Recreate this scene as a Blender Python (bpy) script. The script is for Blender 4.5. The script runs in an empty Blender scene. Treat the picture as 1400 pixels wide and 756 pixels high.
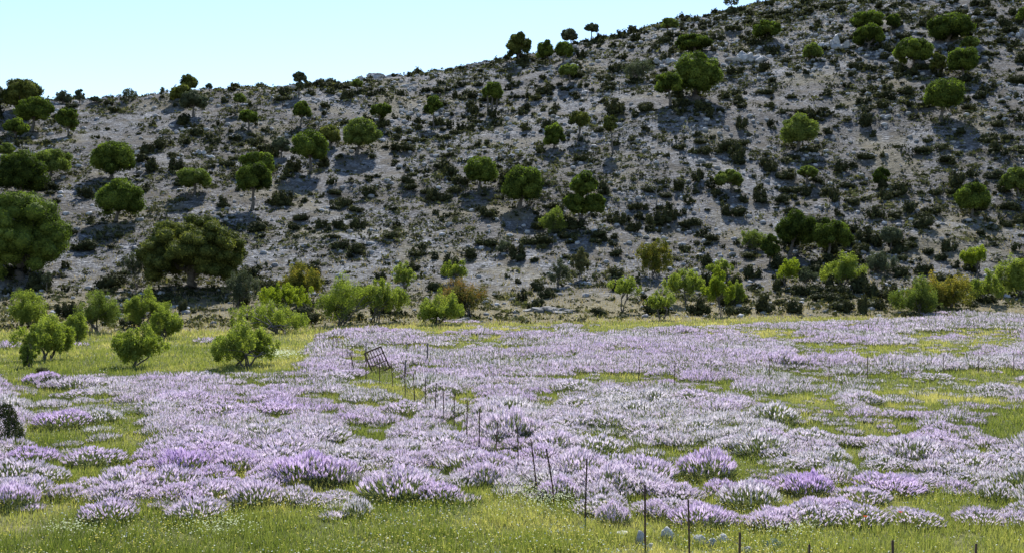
import bpy, math, random
import numpy as np
from mathutils import Vector

rng = np.random.default_rng(11)
random.seed(11)
scene = bpy.context.scene
COL = scene.collection
F = 1501.0            # focal length in photo pixels (1400 wide)
CX, CY = 700.0, 378.0
CAMZ = 5.08

# ------------------------------------------------------------------ noise
def _hash(ix, iy, seed):
    h = (ix.astype(np.int64) * 374761393 + iy.astype(np.int64) * 668265263 + seed * 982451653) & 0x7fffffff
    h = ((h ^ (h >> 13)) * 1274126177) & 0x7fffffff
    return ((h ^ (h >> 16)) & 0xffff) / 65535.0

def vnoise(x, y, seed=0):
    x = np.asarray(x, float); y = np.asarray(y, float)
    ix = np.floor(x); iy = np.floor(y)
    fx = x - ix; fy = y - iy
    fx = fx * fx * (3 - 2 * fx); fy = fy * fy * (3 - 2 * fy)
    a = _hash(ix, iy, seed); b = _hash(ix + 1, iy, seed)
    c = _hash(ix, iy + 1, seed); d = _hash(ix + 1, iy + 1, seed)
    return (a * (1 - fx) + b * fx) * (1 - fy) + (c * (1 - fx) + d * fx) * fy

def fbm(x, y, seed=0, oct=3):
    s = 0; a = 0.5; n = 0
    x = np.asarray(x, float); y = np.asarray(y, float)
    for o in range(oct):
        s = s + a * vnoise(x, y, seed + o * 17); n += a; a *= 0.5
        x = x * 2.03 + 3.1; y = y * 2.03 + 1.7
    return s / n

def sstep(a, b, x):
    t = np.clip((x - a) / (b - a), 0, 1)
    return t * t * (3 - 2 * t)

# ------------------------------------------------------------------ terrain
YB = 96.0
CREST = np.array([(-700, 190), (-200, 150), (-60, 143), (0, 140), (60, 141), (150, 137), (200, 134), (250, 130), (300, 124), (350, 121),
                  (400, 115), (450, 110), (500, 105), (560, 103), (600, 99), (650, 89), (700, 82), (750, 70),
                  (790, 58), (850, 45), (900, 33), (950, 22), (1000, 14), (1050, 7), (1090, -2), (1200, -25),
                  (1300, -42), (1400, -55), (1600, -70), (2100, -70)], float)
CU = (CREST[:, 0] - CX) / F
CT = (CY - CREST[:, 1]) / F
def crest_dist(u):
    return np.interp(u, [-0.6, -0.45, -0.1, 0.2, 0.5, 0.7], [205, 212, 245, 285, 310, 315])
_s = np.linspace(0, 4, 801)
_sl = 0.22 + 0.78 * sstep(0.02, 0.26, _s)
_sl = np.where(_s > 0.8, _sl * (1 - sstep(0.80, 1.12, _s) * 1.30), _sl)
_sl = np.where(_s > 1.5, _sl * (1 - sstep(1.5, 2.4, _s)), _sl)
_PF = np.concatenate([[0], np.cumsum((_sl[1:] + _sl[:-1]) * 0.5 * (_s[1] - _s[0]))])
def prof(s): return np.interp(s, _s, _PF)
def field_z(y): return 0.0162 * np.clip(y, -20, 400)
_ug = np.linspace(-0.6, 0.7, 131)
def _solve():
    H = []
    Y = np.linspace(100, 420, 400)
    for u in _ug:
        tc = np.interp(u, CU, CT); yc = crest_dist(u)
        p = prof((Y - YB) / (yc - YB))
        lo, hi = 1, 300
        for _ in range(40):
            m = (lo + hi) / 2
            t = ((field_z(Y) - CAMZ + m * p) / Y).max()
            if t < tc: lo = m
            else: hi = m
        H.append(lo)
    H = np.array(H)
    k = np.ones(7) / 7
    return np.convolve(np.pad(H, 3, mode='edge'), k, 'valid')
_HG = _solve()
def ground(x, y):
    x = np.asarray(x, float); y = np.asarray(y, float)
    ys = np.maximum(y, 60.0)
    u = np.clip(x / ys, -0.6, 0.7)
    s = np.maximum((y - YB) / (crest_dist(u) - YB), 0)
    hill = np.interp(u, _ug, _HG) * prof(s)
    w = sstep(100, 150, y)
    bump = (fbm(x / 26, y / 26, 5) - .5) * 3.6 * w + (fbm(x / 6, y / 6, 9, 3) - .5) * 1.1 * (0.12 + 0.88 * w)
    bank = 0.0
    bump = bump + (fbm(x / 9, y / 9, 21) - .5) * 0.5 * (1 - w)
    return field_z(y) + hill + bump + bank

def to_px(x, y, z):
    return CX + F * x / y, CY - F * (z - CAMZ) / y

_YR = np.concatenate([np.arange(11, 60, 0.1), np.arange(60, 360, 0.25)])
def cast(px, py):
    """point of the terrain seen at a photo pixel (or the crest above it)"""
    u = (px - CX) / F; t = (CY - py) / F
    z = ground(u * _YR, _YR)
    tt = (z - CAMZ) / _YR
    hit = np.nonzero(tt >= t)[0]
    i = hit[0] if len(hit) else int(np.argmax(tt[:]))
    y = _YR[i]
    return np.array([u * y, y, z[i]])

# ------------------------------------------------------------------ mesh helpers
class MB:
    def __init__(self):
        self.v = []; self.f = {3: [], 4: []}; self.t = []; self.h = []; self.n = 0
    def add(self, V, Fc, tint=0.5, hue=0.5):
        V = np.asarray(V, np.float32); Fc = np.asarray(Fc, np.int64)
        if len(V) == 0: return
        self.v.append(V)
        self.t.append(np.broadcast_to(np.asarray(tint, np.float32), (len(V),)))
        self.h.append(np.broadcast_to(np.asarray(hue, np.float32), (len(V),)))
        self.f[Fc.shape[1]].append(Fc + self.n)
        self.n += len(V)
    def mesh(self, name, mat, smooth=False):
        me = bpy.data.meshes.new(name)
        V = np.concatenate(self.v)
        q = np.concatenate(self.f[4]) if self.f[4] else np.zeros((0, 4), np.int64)
        t = np.concatenate(self.f[3]) if self.f[3] else np.zeros((0, 3), np.int64)
        me.vertices.add(len(V)); me.vertices.foreach_set('co', V.astype(np.float32).ravel())
        nl = q.size + t.size
        me.loops.add(nl)
        me.loops.foreach_set('vertex_index', np.concatenate([q.ravel(), t.ravel()]).astype(np.int32))
        me.polygons.add(len(q) + len(t))
        st = np.concatenate([np.arange(len(q)) * 4, q.size + np.arange(len(t)) * 3]).astype(np.int32)
        me.polygons.foreach_set('loop_start', st)
        if smooth: me.polygons.foreach_set('use_smooth', np.ones(len(st), bool))
        for nm, arr in (('tint', self.t), ('hue', self.h)):
            at = me.attributes.new(nm, 'FLOAT', 'POINT')
            at.data.foreach_set('value', np.concatenate(arr).astype(np.float32))
        me.materials.append(mat)
        me.update(calc_edges=True)
        return me
    def build(self, name, mat, parent=None, smooth=False, loc=None):
        o = bpy.data.objects.new(name, self.mesh(name, mat, smooth))
        COL.objects.link(o)
        if parent is not None: o.parent = parent
        if loc is not None: o.location = loc
        return o

def unit(v): return v / np.maximum(np.linalg.norm(v, axis=-1, keepdims=True), 1e-9)
def rdir(n): return unit(rng.normal(size=(n, 3)))

def leaf_quads(C, N, s, asp=0.6):
    n = len(C)
    t = unit(np.cross(N, rdir(n))); b = np.cross(N, t)
    s = np.broadcast_to(np.asarray(s, float), (n,))[:, None]
    V = np.stack([C + t * s, C + b * s * asp, C - t * s, C - b * s * asp], 1).reshape(-1, 3)
    return V, np.arange(4 * n).reshape(n, 4)

def tube(P, R, k=6):
    P = np.asarray(P, float); R = np.asarray(R, float); m = len(P)
    d = unit(np.gradient(P, axis=0))
    a = np.where(np.abs(d[:, 2:3]) > 0.9, np.array([[1., 0, 0]]), np.array([[0, 0, 1.]]))
    e1 = unit(np.cross(d, a)); e2 = np.cross(d, e1)
    th = np.linspace(0, 2 * np.pi, k, endpoint=False)
    V = P[:, None] + R[:, None, None] * (np.cos(th)[None, :, None] * e1[:, None] + np.sin(th)[None, :, None] * e2[:, None])
    fs = []
    for i in range(m - 1):
        for j in range(k):
            fs.append((i * k + j, i * k + (j + 1) % k, (i + 1) * k + (j + 1) % k, (i + 1) * k + j))
    return V.reshape(-1, 3), np.array(fs)

def limb(mb, a, b, ra, rb, wob=0.08, n=6, k=6, tint=0.5):
    a = np.asarray(a, float); b = np.asarray(b, float)
    t = np.linspace(0, 1, n)[:, None]
    L = np.linalg.norm(b - a)
    P = a + (b - a) * t + rng.normal(size=(n, 3)) * wob * L * np.sin(np.pi * t) * 0.6
    P[:, 2] += 0.10 * L * np.sin(np.pi * t[:, 0]) * 0.3
    V, fc = tube(P, ra + (rb - ra) * t[:, 0], k)
    mb.add(V, fc, tint)
    return P

# icosphere
def ico():
    p = (1 + 5 ** .5) / 2
    V = np.array([(-1, p, 0), (1, p, 0), (-1, -p, 0), (1, -p, 0), (0, -1, p), (0, 1, p), (0, -1, -p), (0, 1, -p), (p, 0, -1), (p, 0, 1), (-p, 0, -1), (-p, 0, 1)], float)
    Fc = np.array([(0, 11, 5), (0, 5, 1), (0, 1, 7), (0, 7, 10), (0, 10, 11), (1, 5, 9), (5, 11, 4), (11, 10, 2), (10, 7, 6), (7, 1, 8), (3, 9, 4), (3, 4, 2), (3, 2, 6), (3, 6, 8), (3, 8, 9), (4, 9, 5), (2, 4, 11), (6, 2, 10), (8, 6, 7), (9, 8, 1)])
    return unit(V), Fc
def subdiv(V, Fc):
    cache = {}; V = [tuple(v) for v in V]; out = []
    def mid(a, b):
        k = (min(a, b), max(a, b))
        if k not in cache:
            m = (np.array(V[a]) + np.array(V[b])) / 2
            V.append(tuple(m / np.linalg.norm(m))); cache[k] = len(V) - 1
        return cache[k]
    for a, b, c in Fc:
        ab, bc, ca = mid(a, b), mid(b, c), mid(c, a)
        out += [(a, ab, ca), (b, bc, ab), (c, ca, bc), (ab, bc, ca)]
    return np.array(V), np.array(out)
ICO0 = ico(); ICO1 = subdiv(*ICO0); ICO2 = subdiv(*ICO1); ICO3 = subdiv(*ICO2)

def rock_verts(level, size, rough=0.35, seed=0):
    V, Fc = (ICO0, ICO1, ICO2, ICO3)[level]
    V = V.copy()
    # cut by random planes for an angular stone
    r = np.random.default_rng(seed)
    for _ in range(9 if level else 4):
        d = r.normal(size=3); d /= np.linalg.norm(d); c = (0.55 + r.random() * 0.3) if rough < .85 else (0.34 + r.random() * 0.34)
        k = V @ d; V = np.where((k > c)[:, None], V - (k - c)[:, None] * d, V)
    V = V * (1 + rough * 0.25 * (r.random((len(V), 1)) - .5))
    return V * np.asarray(size, float), Fc

# ------------------------------------------------------------------ materials
def newmat(name):
    m = bpy.data.materials.new(name); m.use_nodes = True
    nt = m.node_tree; nt.nodes.clear()
    return m, nt, nt.nodes.new('ShaderNodeOutputMaterial')
def nd(nt, typ, **kw):
    n = nt.nodes.new(typ)
    for k, v in kw.items():
        if hasattr(n, k): setattr(n, k, v)
        else: n.inputs[k].default_value = v
    return n
def ramp(nt, fac, stops):
    r = nt.nodes.new('ShaderNodeValToRGB')
    el = r.color_ramp.elements
    el[0].position = stops[0][0]; el[0].color = (*stops[0][1], 1)
    el[1].position = stops[-1][0]; el[1].color = (*stops[-1][1], 1)
    for p, c in stops[1:-1]:
        e = el.new(p); e.color = (*c, 1)
    nt.links.new(fac, r.inputs['Fac'])
    return r.outputs['Color']
def attr(nt, name):
    a = nt.nodes.new('ShaderNodeAttribute'); a.attribute_name = name
    return a.outputs['Fac']
def mixc(nt, fac, a, b):
    m = nt.nodes.new('ShaderNodeMix'); m.data_type = 'RGBA'
    for s, val in ((0, fac), (6, a), (7, b)):
        if isinstance(val, bpy.types.NodeSocket): nt.links.new(val, m.inputs[s])
        else: m.inputs[s].default_value = val if s == 0 else (*val, 1)
    return m.outputs[2]

def leaf_mat(name, stops, trans=0.35, tcol=(1.25, 1.3, 0.7), rough=0.8, spec=0.06, objvar=0.0):
    m, nt, out = newmat(name)
    col = ramp(nt, attr(nt, 'tint'), stops)
    d = nd(nt, 'ShaderNodeBsdfPrincipled'); d.inputs['Roughness'].default_value = rough
    d.inputs['Specular IOR Level'].default_value = spec
    nt.links.new(col, d.inputs['Base Color'])
    mul = nd(nt, 'ShaderNodeMix', data_type='RGBA', blend_type='MULTIPLY'); mul.inputs[0].default_value = 1
    nt.links.new(col, mul.inputs[6]); mul.inputs[7].default_value = (*tcol, 1)
    t = nd(nt, 'ShaderNodeBsdfTranslucent'); nt.links.new(mul.outputs[2], t.inputs['Color'])
    mx = nd(nt, 'ShaderNodeMixShader')
    # leaves let light through, the twiggy inside (hue 0) does not
    tm = nt.nodes.new('ShaderNodeMath'); tm.operation = 'MULTIPLY'; tm.inputs[1].default_value = trans * 2
    nt.links.new(attr(nt, 'hue'), tm.inputs[0]); nt.links.new(tm.outputs[0], mx.inputs[0])
    nt.links.new(d.outputs[0], mx.inputs[1]); nt.links.new(t.outputs[0], mx.inputs[2])
    nt.links.new(mx.outputs[0], out.inputs[0])
    return m

M = {}
M['oak'] = leaf_mat('oak_leaves', [(0, (.028, .042, .010)), (.5, (.085, .115, .023)), (1, (.185, .225, .045))], .45, (1.02, 1.2, .42))
M['oak_light'] = leaf_mat('light_oak_leaves', [(0, (.05, .068, .018)), (.5, (.125, .158, .04)), (1, (.215, .25, .065))], .45, (1.08, 1.22, .5))
M['oak_olive'] = leaf_mat('olive_oak_leaves', [(0, (.035, .044, .012)), (.5, (.095, .11, .028)), (1, (.20, .21, .055))], .40, (1.08, 1.15, .5))
M['oak_grey'] = leaf_mat('grey_green_leaves', [(0, (.045, .055, .032)), (.5, (.08, .092, .052)), (1, (.12, .135, .075))], .25, (1.1, 1.2, .8))
M['fresh'] = leaf_mat('fresh_leaves', [(0, (.085, .12, .026)), (.5, (.18, .225, .048)), (1, (.28, .32, .085))], .48, (1.3, 1.35, .5))
M['lime'] = leaf_mat('lime_leaves', [(0, (.11, .15, .02)), (.5, (.18, .235, .03)), (1, (.26, .31, .05))], .5, (1.3, 1.3, .4))
M['rusty'] = leaf_mat('rust_tipped_leaves', [(0, (.06, .075, .022)), (.45, (.10, .11, .032)), (.7, (.20, .14, .05)), (1, (.28, .15, .065))], .42, (1.3, 1.15, .6))
M['yellow'] = leaf_mat('yellowing_leaves', [(0, (.08, .10, .022)), (.5, (.16, .17, .035)), (1, (.30, .24, .06))], .45, (1.25, 1.2, .5))
M['shrub'] = leaf_mat('dark_shrub_leaves', [(0, (.016, .019, .010)), (.5, (.042, .047, .021)), (1, (.115, .12, .046))], .2, (1.1, 1.1, .6), .8, .04)
M['scrub'] = leaf_mat('scrub_leaves', [(0, (.022, .026, .013)), (.45, (.055, .061, .028)), (.8, (.115, .122, .052)), (1, (.18, .172, .08))], .25, (1.1, 1.1, .6), .8, .04)
M['grass'] = leaf_mat('grass_blades', [(0, (.075, .11, .03)), (.4, (.18, .215, .072)), (.75, (.32, .325, .14)), (1, (.49, .44, .25))], .45, (1.25, 1.25, .5))
M['drygrass'] = leaf_mat('dry_grass_blades', [(0, (.16, .15, .055)), (.5, (.28, .24, .11)), (1, (.42, .35, .19))], .35, (1.1, 1.05, .8))
M['sagegreen'] = leaf_mat('sage_foliage', [(0, (.065, .09, .04)), (.5, (.14, .165, .085)), (1, (.25, .265, .155))], .35, (1.1, 1.15, .7))

def flower_mat():
    m, nt, out = newmat('lilac_flowers')
    base = ramp(nt, attr(nt, 'hue'), [(0, (.72, .68, .70)), (.4, (.72, .635, .725)), (.75, (.69, .565, .74)), (1, (.62, .46, .735))])
    var = ramp(nt, attr(nt, 'tint'), [(0, (.78, .75, .76)), (.5, (.95, .94, .95)), (1, (1.08, 1.07, 1.06))])
    mul = nd(nt, 'ShaderNodeMix', data_type='RGBA', blend_type='MULTIPLY'); mul.inputs[0].default_value = 1
    nt.links.new(base, mul.inputs[6]); nt.links.new(var, mul.inputs[7])
    d = nd(nt, 'ShaderNodeBsdfDiffuse'); t = nd(nt, 'ShaderNodeBsdfTranslucent')
    nt.links.new(mul.outputs[2], d.inputs[0]); nt.links.new(mul.outputs[2], t.inputs[0])
    mx = nd(nt, 'ShaderNodeMixShader'); mx.inputs[0].default_value = .45
    nt.links.new(d.outputs[0], mx.inputs[1]); nt.links.new(t.outputs[0], mx.inputs[2])
    nt.links.new(mx.outputs[0], out.inputs[0])
    return m
M['lilac'] = flower_mat()
def petal_mat(name, stops):
    return leaf_mat(name, stops, .4, (1, 1, .9))
M['wild'] = petal_mat('wildflower_petals', [(0, (.65, .55, .06)), (.45, (.72, .62, .16)), (.6, (.75, .75, .6)), (1, (.82, .82, .76))])
M['poppy'] = petal_mat('poppy_petals', [(0, (.55, .05, .02)), (1, (.7, .09, .03))])
M['umbel'] = petal_mat('umbel_flowers', [(0, (.55, .6, .25)), (1, (.8, .82, .62))])

def bark_mat(name, a, b):
    m, nt, out = newmat(name)
    tc = nd(nt, 'ShaderNodeTexCoord'); n = nd(nt, 'ShaderNodeTexNoise'); n.inputs['Scale'].default_value = 5; n.inputs['Detail'].default_value = 6
    nt.links.new(tc.outputs['Object'], n.inputs['Vector'])
    c = ramp(nt, n.outputs['Fac'], [(.3, a), (.7, b)])
    p = nd(nt, 'ShaderNodeBsdfPrincipled'); p.inputs['Roughness'].default_value = .9
    nt.links.new(c, p.inputs['Base Color'])
    bp = nd(nt, 'ShaderNodeBump'); bp.inputs['Strength'].default_value = .6; bp.inputs['Distance'].default_value = .05
    nt.links.new(n.outputs['Fac'], bp.inputs['Height']); nt.links.new(bp.outputs[0], p.inputs['Normal'])
    nt.links.new(p.outputs[0], out.inputs[0])
    return m
M['bark'] = bark_mat('oak_bark', (.05, .042, .036), (.13, .115, .10))
M['bark_pale'] = bark_mat('pale_bark', (.10, .09, .08), (.24, .22, .20))
M['rust'] = bark_mat('rusty_iron', (.035, .02, .014), (.11, .06, .04))
M['wood'] = bark_mat('weathered_wood', (.08, .065, .055), (.2, .17, .15))

def rock_mat(name, lo, hi, sc=2.0):
    m, nt, out = newmat(name)
    tc = nd(nt, 'ShaderNodeTexCoord')
    n = nd(nt, 'ShaderNodeTexNoise'); n.inputs['Scale'].default_value = sc; n.inputs['Detail'].default_value = 8; n.inputs['Roughness'].default_value = .65
    nt.links.new(tc.outputs['Object'], n.inputs['Vector'])
    c = ramp(nt, n.outputs['Fac'], [(.3, lo), (.62, hi)])
    c2 = mixc(nt, attr(nt, 'tint'), (.27, .25, .225), (1, 1, 1))
    mul = nd(nt, 'ShaderNodeMix', data_type='RGBA', blend_type='MULTIPLY'); mul.inputs[0].default_value = .6
    nt.links.new(c, mul.inputs[6]); nt.links.new(c2, mul.inputs[7])
    p = nd(nt, 'ShaderNodeBsdfPrincipled'); p.inputs['Roughness'].default_value = .9; p.inputs['Specular IOR Level'].default_value = .2
    nt.links.new(mul.outputs[2], p.inputs['Base Color'])
    bp = nd(nt, 'ShaderNodeBump'); bp.inputs['Strength'].default_value = .8; bp.inputs['Distance'].default_value = .15
    nt.links.new(n.outputs['Fac'], bp.inputs['Height']); nt.links.new(bp.outputs[0], p.inputs['Normal'])
    nt.links.new(p.outputs[0], out.inputs[0])
    return m
M['rock'] = rock_mat('limestone', (.22, .22, .225), (.47, .47, .48))
M['ledge'] = rock_mat('grey_ledge', (.12, .118, .112), (.27, .265, .255), 3)
M['rockw'] = rock_mat('white_limestone', (.42, .40, .37), (.72, .70, .66), 4)

def ground_mat():
    m, nt, out = newmat('ground_soil')
    tc = nd(nt, 'ShaderNodeTexCoord')
    def noise(sc, det=6, ro=.6):
        n = nd(nt, 'ShaderNodeTexNoise'); n.inputs['Scale'].default_value = sc; n.inputs['Detail'].default_value = det; n.inputs['Roughness'].default_value = ro
        nt.links.new(tc.outputs['Object'], n.inputs['Vector']); return n.outputs['Fac']
    n_big = noise(.05, 5); n_mid = noise(.35, 6, .65); n_fine = noise(2.2, 6, .7)
    # hill: stony ground with reddish soil and dry grass
    vor = nd(nt, 'ShaderNodeTexVoronoi'); vor.inputs['Scale'].default_value = 1.6
    nt.links.new(tc.outputs['Object'], vor.inputs['Vector'])
    stone = ramp(nt, n_fine, [(.36, (.030, .0285, .0275)), (.5, (.093, .089, .087)), (.64, (.26, .255, .255))])
    pale = ramp(nt, n_fine, [(.36, (.05, .051, .054)), (.5, (.15, .152, .158)), (.64, (.37, .372, .382))])
    stone = mixc(nt, ramp(nt, n_big, [(.46, (0, 0, 0)), (.6, (1, 1, 1))]), stone, pale)
    soil = ramp(nt, n_mid, [(.35, (.105, .099, .092)), (.6, (.092, .082, .066))])
    hill = mixc(nt, ramp(nt, n_mid, [(.42, (0, 0, 0)), (.62, (1, 1, 1))]), stone, soil)
    dry = ramp(nt, n_fine, [(.3, (.10, .088, .05)), (.7, (.25, .215, .13))])
    hill = mixc(nt, attr(nt, 'tint'), hill, dry)
    fld = ramp(nt, n_mid, [(.3, (.06, .075, .024)), (.5, (.12, .128, .045)), (.7, (.21, .19, .09))])
    col = mixc(nt, attr(nt, 'hue'), fld, hill)
    p = nd(nt, 'ShaderNodeBsdfPrincipled'); p.inputs['Roughness'].default_value = .95; p.inputs['Specular IOR Level'].default_value = .1
    nt.links.new(col, p.inputs['Base Color'])
    bp = nd(nt, 'ShaderNodeBump'); bp.inputs['Strength'].default_value = .9; bp.inputs['Distance'].default_value = .35
    nt.links.new(n_fine, bp.inputs['Height'])
    bp2 = nd(nt, 'ShaderNodeBump'); bp2.inputs['Strength'].default_value = .5; bp2.inputs['Distance'].default_value = .2
    nt.links.new(vor.outputs['Distance'], bp2.inputs['Height']); nt.links.new(bp.outputs[0], bp2.inputs['Normal'])
    nt.links.new(bp2.outputs[0], p.inputs['Normal'])
    nt.links.new(p.outputs[0], out.inputs[0])
    return m
M['ground'] = ground_mat()

# ------------------------------------------------------------------ naming
def tag(o, label=None, cat=None, group=None, kind=None):
    if label: o['label'] = label
    if cat: o['category'] = cat
    if group: o['group'] = group
    if kind: o['kind'] = kind
    return o
def empty(name, loc, label, cat, group=None):
    o = bpy.data.objects.new(name, None); COL.objects.link(o)
    o.location = loc; o.empty_display_size = .3
    return tag(o, label, cat, group)

def field_edge(x, y):
    return np.interp(x / np.maximum(y, 60), [-.5, -.22, -.1, .1, .5], [75, 78, 85, 89, 93])

# ------------------------------------------------------------------ ground sheet
def build_ground():
    ys = np.concatenate([np.arange(-60, 8, 4), np.arange(8, 90, .5), np.arange(90, 340, .62), np.arange(340, 420, 4), np.arange(420, 1500, 40)])
    xs = np.concatenate([np.arange(-1400, -220, 40), np.arange(-220, -120, 4), np.arange(-120, 170, .75), np.arange(170, 260, 4), np.arange(260, 1500, 40)])
    X, Y = np.meshgrid(xs, ys)
    Z = ground(X, Y)
    V = np.stack([X, Y, Z], -1).reshape(-1, 3)
    ny, nx = X.shape
    i = np.arange(ny * nx).reshape(ny, nx)
    Fc = np.stack([i[:-1, :-1], i[:-1, 1:], i[1:, 1:], i[1:, :-1]], -1).reshape(-1, 4)
    edge = field_edge(X, Y) + (fbm(X / 9, Y / 9, 33) - .5) * 9
    hillw = sstep(-3, 3, Y - edge)
    dry = np.clip(sstep(122, 96, Y) * (.42 + 1.1 * fbm(X / 7, Y / 7, 41)) , 0, 1)
    dry = np.maximum(dry, sstep(.58, .75, fbm(X / 8, Y / 8, 77)) * .5)
    mb = MB(); mb.add(V, Fc, dry.ravel(), hillw.ravel())
    o = mb.build('ground', M['ground'], smooth=True)
    tag(o, kind='structure')
build_ground()

# ------------------------------------------------------------------ trees
def crown_lobes(a, b, c, n, lob=(.26, .44), flat=-.55):
    """lobes round an ellipsoid of half axes a,b,c; the underside is left flat"""
    L = []
    m = min(a, b, c)
    k = 0
    ga = math.pi * (3 - 5 ** .5)
    for i in range(n):
        z = 1 - (1 - flat) * (i + .5) / n
        z += rng.normal() * .07
        z = max(-.8, min(1, z))
        r = math.sqrt(max(0, 1 - z * z)); th = ga * i + rng.normal() * .35
        d = np.array([r * math.cos(th), r * math.sin(th), z])
        s = rng.uniform(*lob)
        rad = np.array([s * (a * .55 + m * .45), s * (b * .55 + m * .45), s * m * .92])
        ctr = d * (np.array([a, b, c]) - rad * .92) * rng.uniform(.76, 1.12)
        L.append((ctr, rad))
    L = [q for q in L if rng.random() > .16]      # hollows between the leaf masses
    L.append((np.array([0, 0, .08 * c]), np.array([a, b, c * .9]) * .56))
    return L

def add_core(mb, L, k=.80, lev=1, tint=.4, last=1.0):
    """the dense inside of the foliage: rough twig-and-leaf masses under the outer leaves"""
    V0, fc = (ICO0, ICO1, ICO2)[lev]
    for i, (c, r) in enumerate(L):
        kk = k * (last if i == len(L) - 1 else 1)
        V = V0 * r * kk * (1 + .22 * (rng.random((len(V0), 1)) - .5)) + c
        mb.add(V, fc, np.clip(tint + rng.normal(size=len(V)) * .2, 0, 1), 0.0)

def leaves_on(mb, L, n, size, flat_z=None, tint0=0.5, shell=.76, loose=0.85, lobvar=.24, asp=.6):
    vol = np.array([np.prod(r) ** (2 / 3) for _, r in L])
    vol[-1] *= .35
    cnt = np.maximum(4, (n * vol / vol.sum()).astype(int))
    Cc = np.array([c for c, _ in L]); Rr = np.array([r for _, r in L])
    for i, (c, r) in enumerate(L):
        m = cnt[i]
        d = rdir(m)
        rad = shell + (1.04 - shell) * rng.random((m, 1)) ** .6 + .16 * (rng.random((m, 1)) < .15)
        P = c + d * r * rad
        # drop what lies deep inside another lobe
        q = np.linalg.norm((P[:, None] - Cc[None]) / Rr[None], axis=2)
        q[:, i] = 9
        keep = (q.min(1) > .68)
        P = P[keep]; d = d[keep]
        if len(P) == 0: continue
        N = unit(unit(d / r) + rdir(len(P)) * loose)
        s = size * rng.uniform(.6, 1.3, len(P))
        V, fc = leaf_quads(P, N, s, asp)
        ti = np.clip(tint0 + rng.normal() * lobvar + rng.normal(size=len(P)) * .17, 0, 1)
        mb.add(V, fc, np.repeat(ti, 4))

def make_oak(name, label, cat, group, base, box, mat='oak', dense=1.0, nl=None, trunk=None, bark='bark', lob=(.2, .46), flat=-.55, tint=.5, stems=1):
    """base = photo pixel of the trunk's foot; box = crown's l, r, t, b in photo pixels"""
    P = cast(*base)
    if base[1] < 145 and (P[2] - CAMZ) / P[1] < (CY - base[1]) / F:   # crest tree: stands just behind the skyline
        pass
    sc = P[1] / F
    l, r, t, b = box
    a = max(.4, (r - l) / 2 * sc); c = max(.4, (b - t) / 2 * sc)
    cx = ((l + r) / 2 - base[0]) * sc
    cz = CAMZ + (CY - (t + b) / 2) * sc - P[2]
    cz = max(cz, c * .55)
    root = empty(name, P, label, cat, group)
    dep = a * rng.uniform(.88, 1.05)
    n_l = int((nl or np.clip(8 + a * 5, 12, 46)) * 1.45)
    cen = np.array([cx, 0, cz - .16 * c])
    c = c * 1.10
    L = crown_lobes(a * .97, dep * .95, c, n_l, lob, flat)
    mb = MB()
    size = float(np.clip(sc * 1.25, .09, .24))
    area = 4 * math.pi * ((a * dep) ** 1.6 / 3 + 2 * (a * c) ** 1.6 / 3) ** (1 / 1.6)
    n = int(np.clip(area / (size * size * 1.2) * 3.4 * dense, 700, 60000))
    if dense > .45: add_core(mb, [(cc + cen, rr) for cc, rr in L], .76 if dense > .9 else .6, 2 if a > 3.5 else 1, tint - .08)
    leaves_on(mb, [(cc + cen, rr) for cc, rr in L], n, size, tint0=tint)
    mb.build('crown', M[mat], root)
    tb = MB()
    tr = trunk or max(.09, a * .085)
    h0 = max(.25, cz - c * .72)
    for s in range(stems):
        off = np.array([0, 0, 0]) if stems == 1 else np.array([(s - (stems - 1) / 2) * tr * 3.0, rng.normal() * tr, 0])
        top = np.array([cx * .6, 0, h0]) + off * 1.6
        n0 = 7
        tt = np.linspace(0, 1, n0)[:, None]
        Pt = np.array([0, 0, -.25]) + off + (top - off + np.array([0, 0, .25])) * tt + rng.normal(size=(n0, 3)) * [tr * .25, tr * .25, 0] * np.sin(np.pi * tt)
        rr = tr * (1 + .7 * np.exp(-tt[:, 0] * 5) - .25 * tt[:, 0])
        V, fc = tube(Pt, rr, 8); tb.add(V, fc)
        for cc, rl in [L[i] for i in rng.choice(len(L) - 1, min(6, len(L) - 1), False)]:
            limb(tb, Pt[-1] - [0, 0, .05], cen + cc * .8, tr * .55, tr * .12, .1)
    tb.build('trunk', M[bark], root, smooth=True)
    return root

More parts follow.
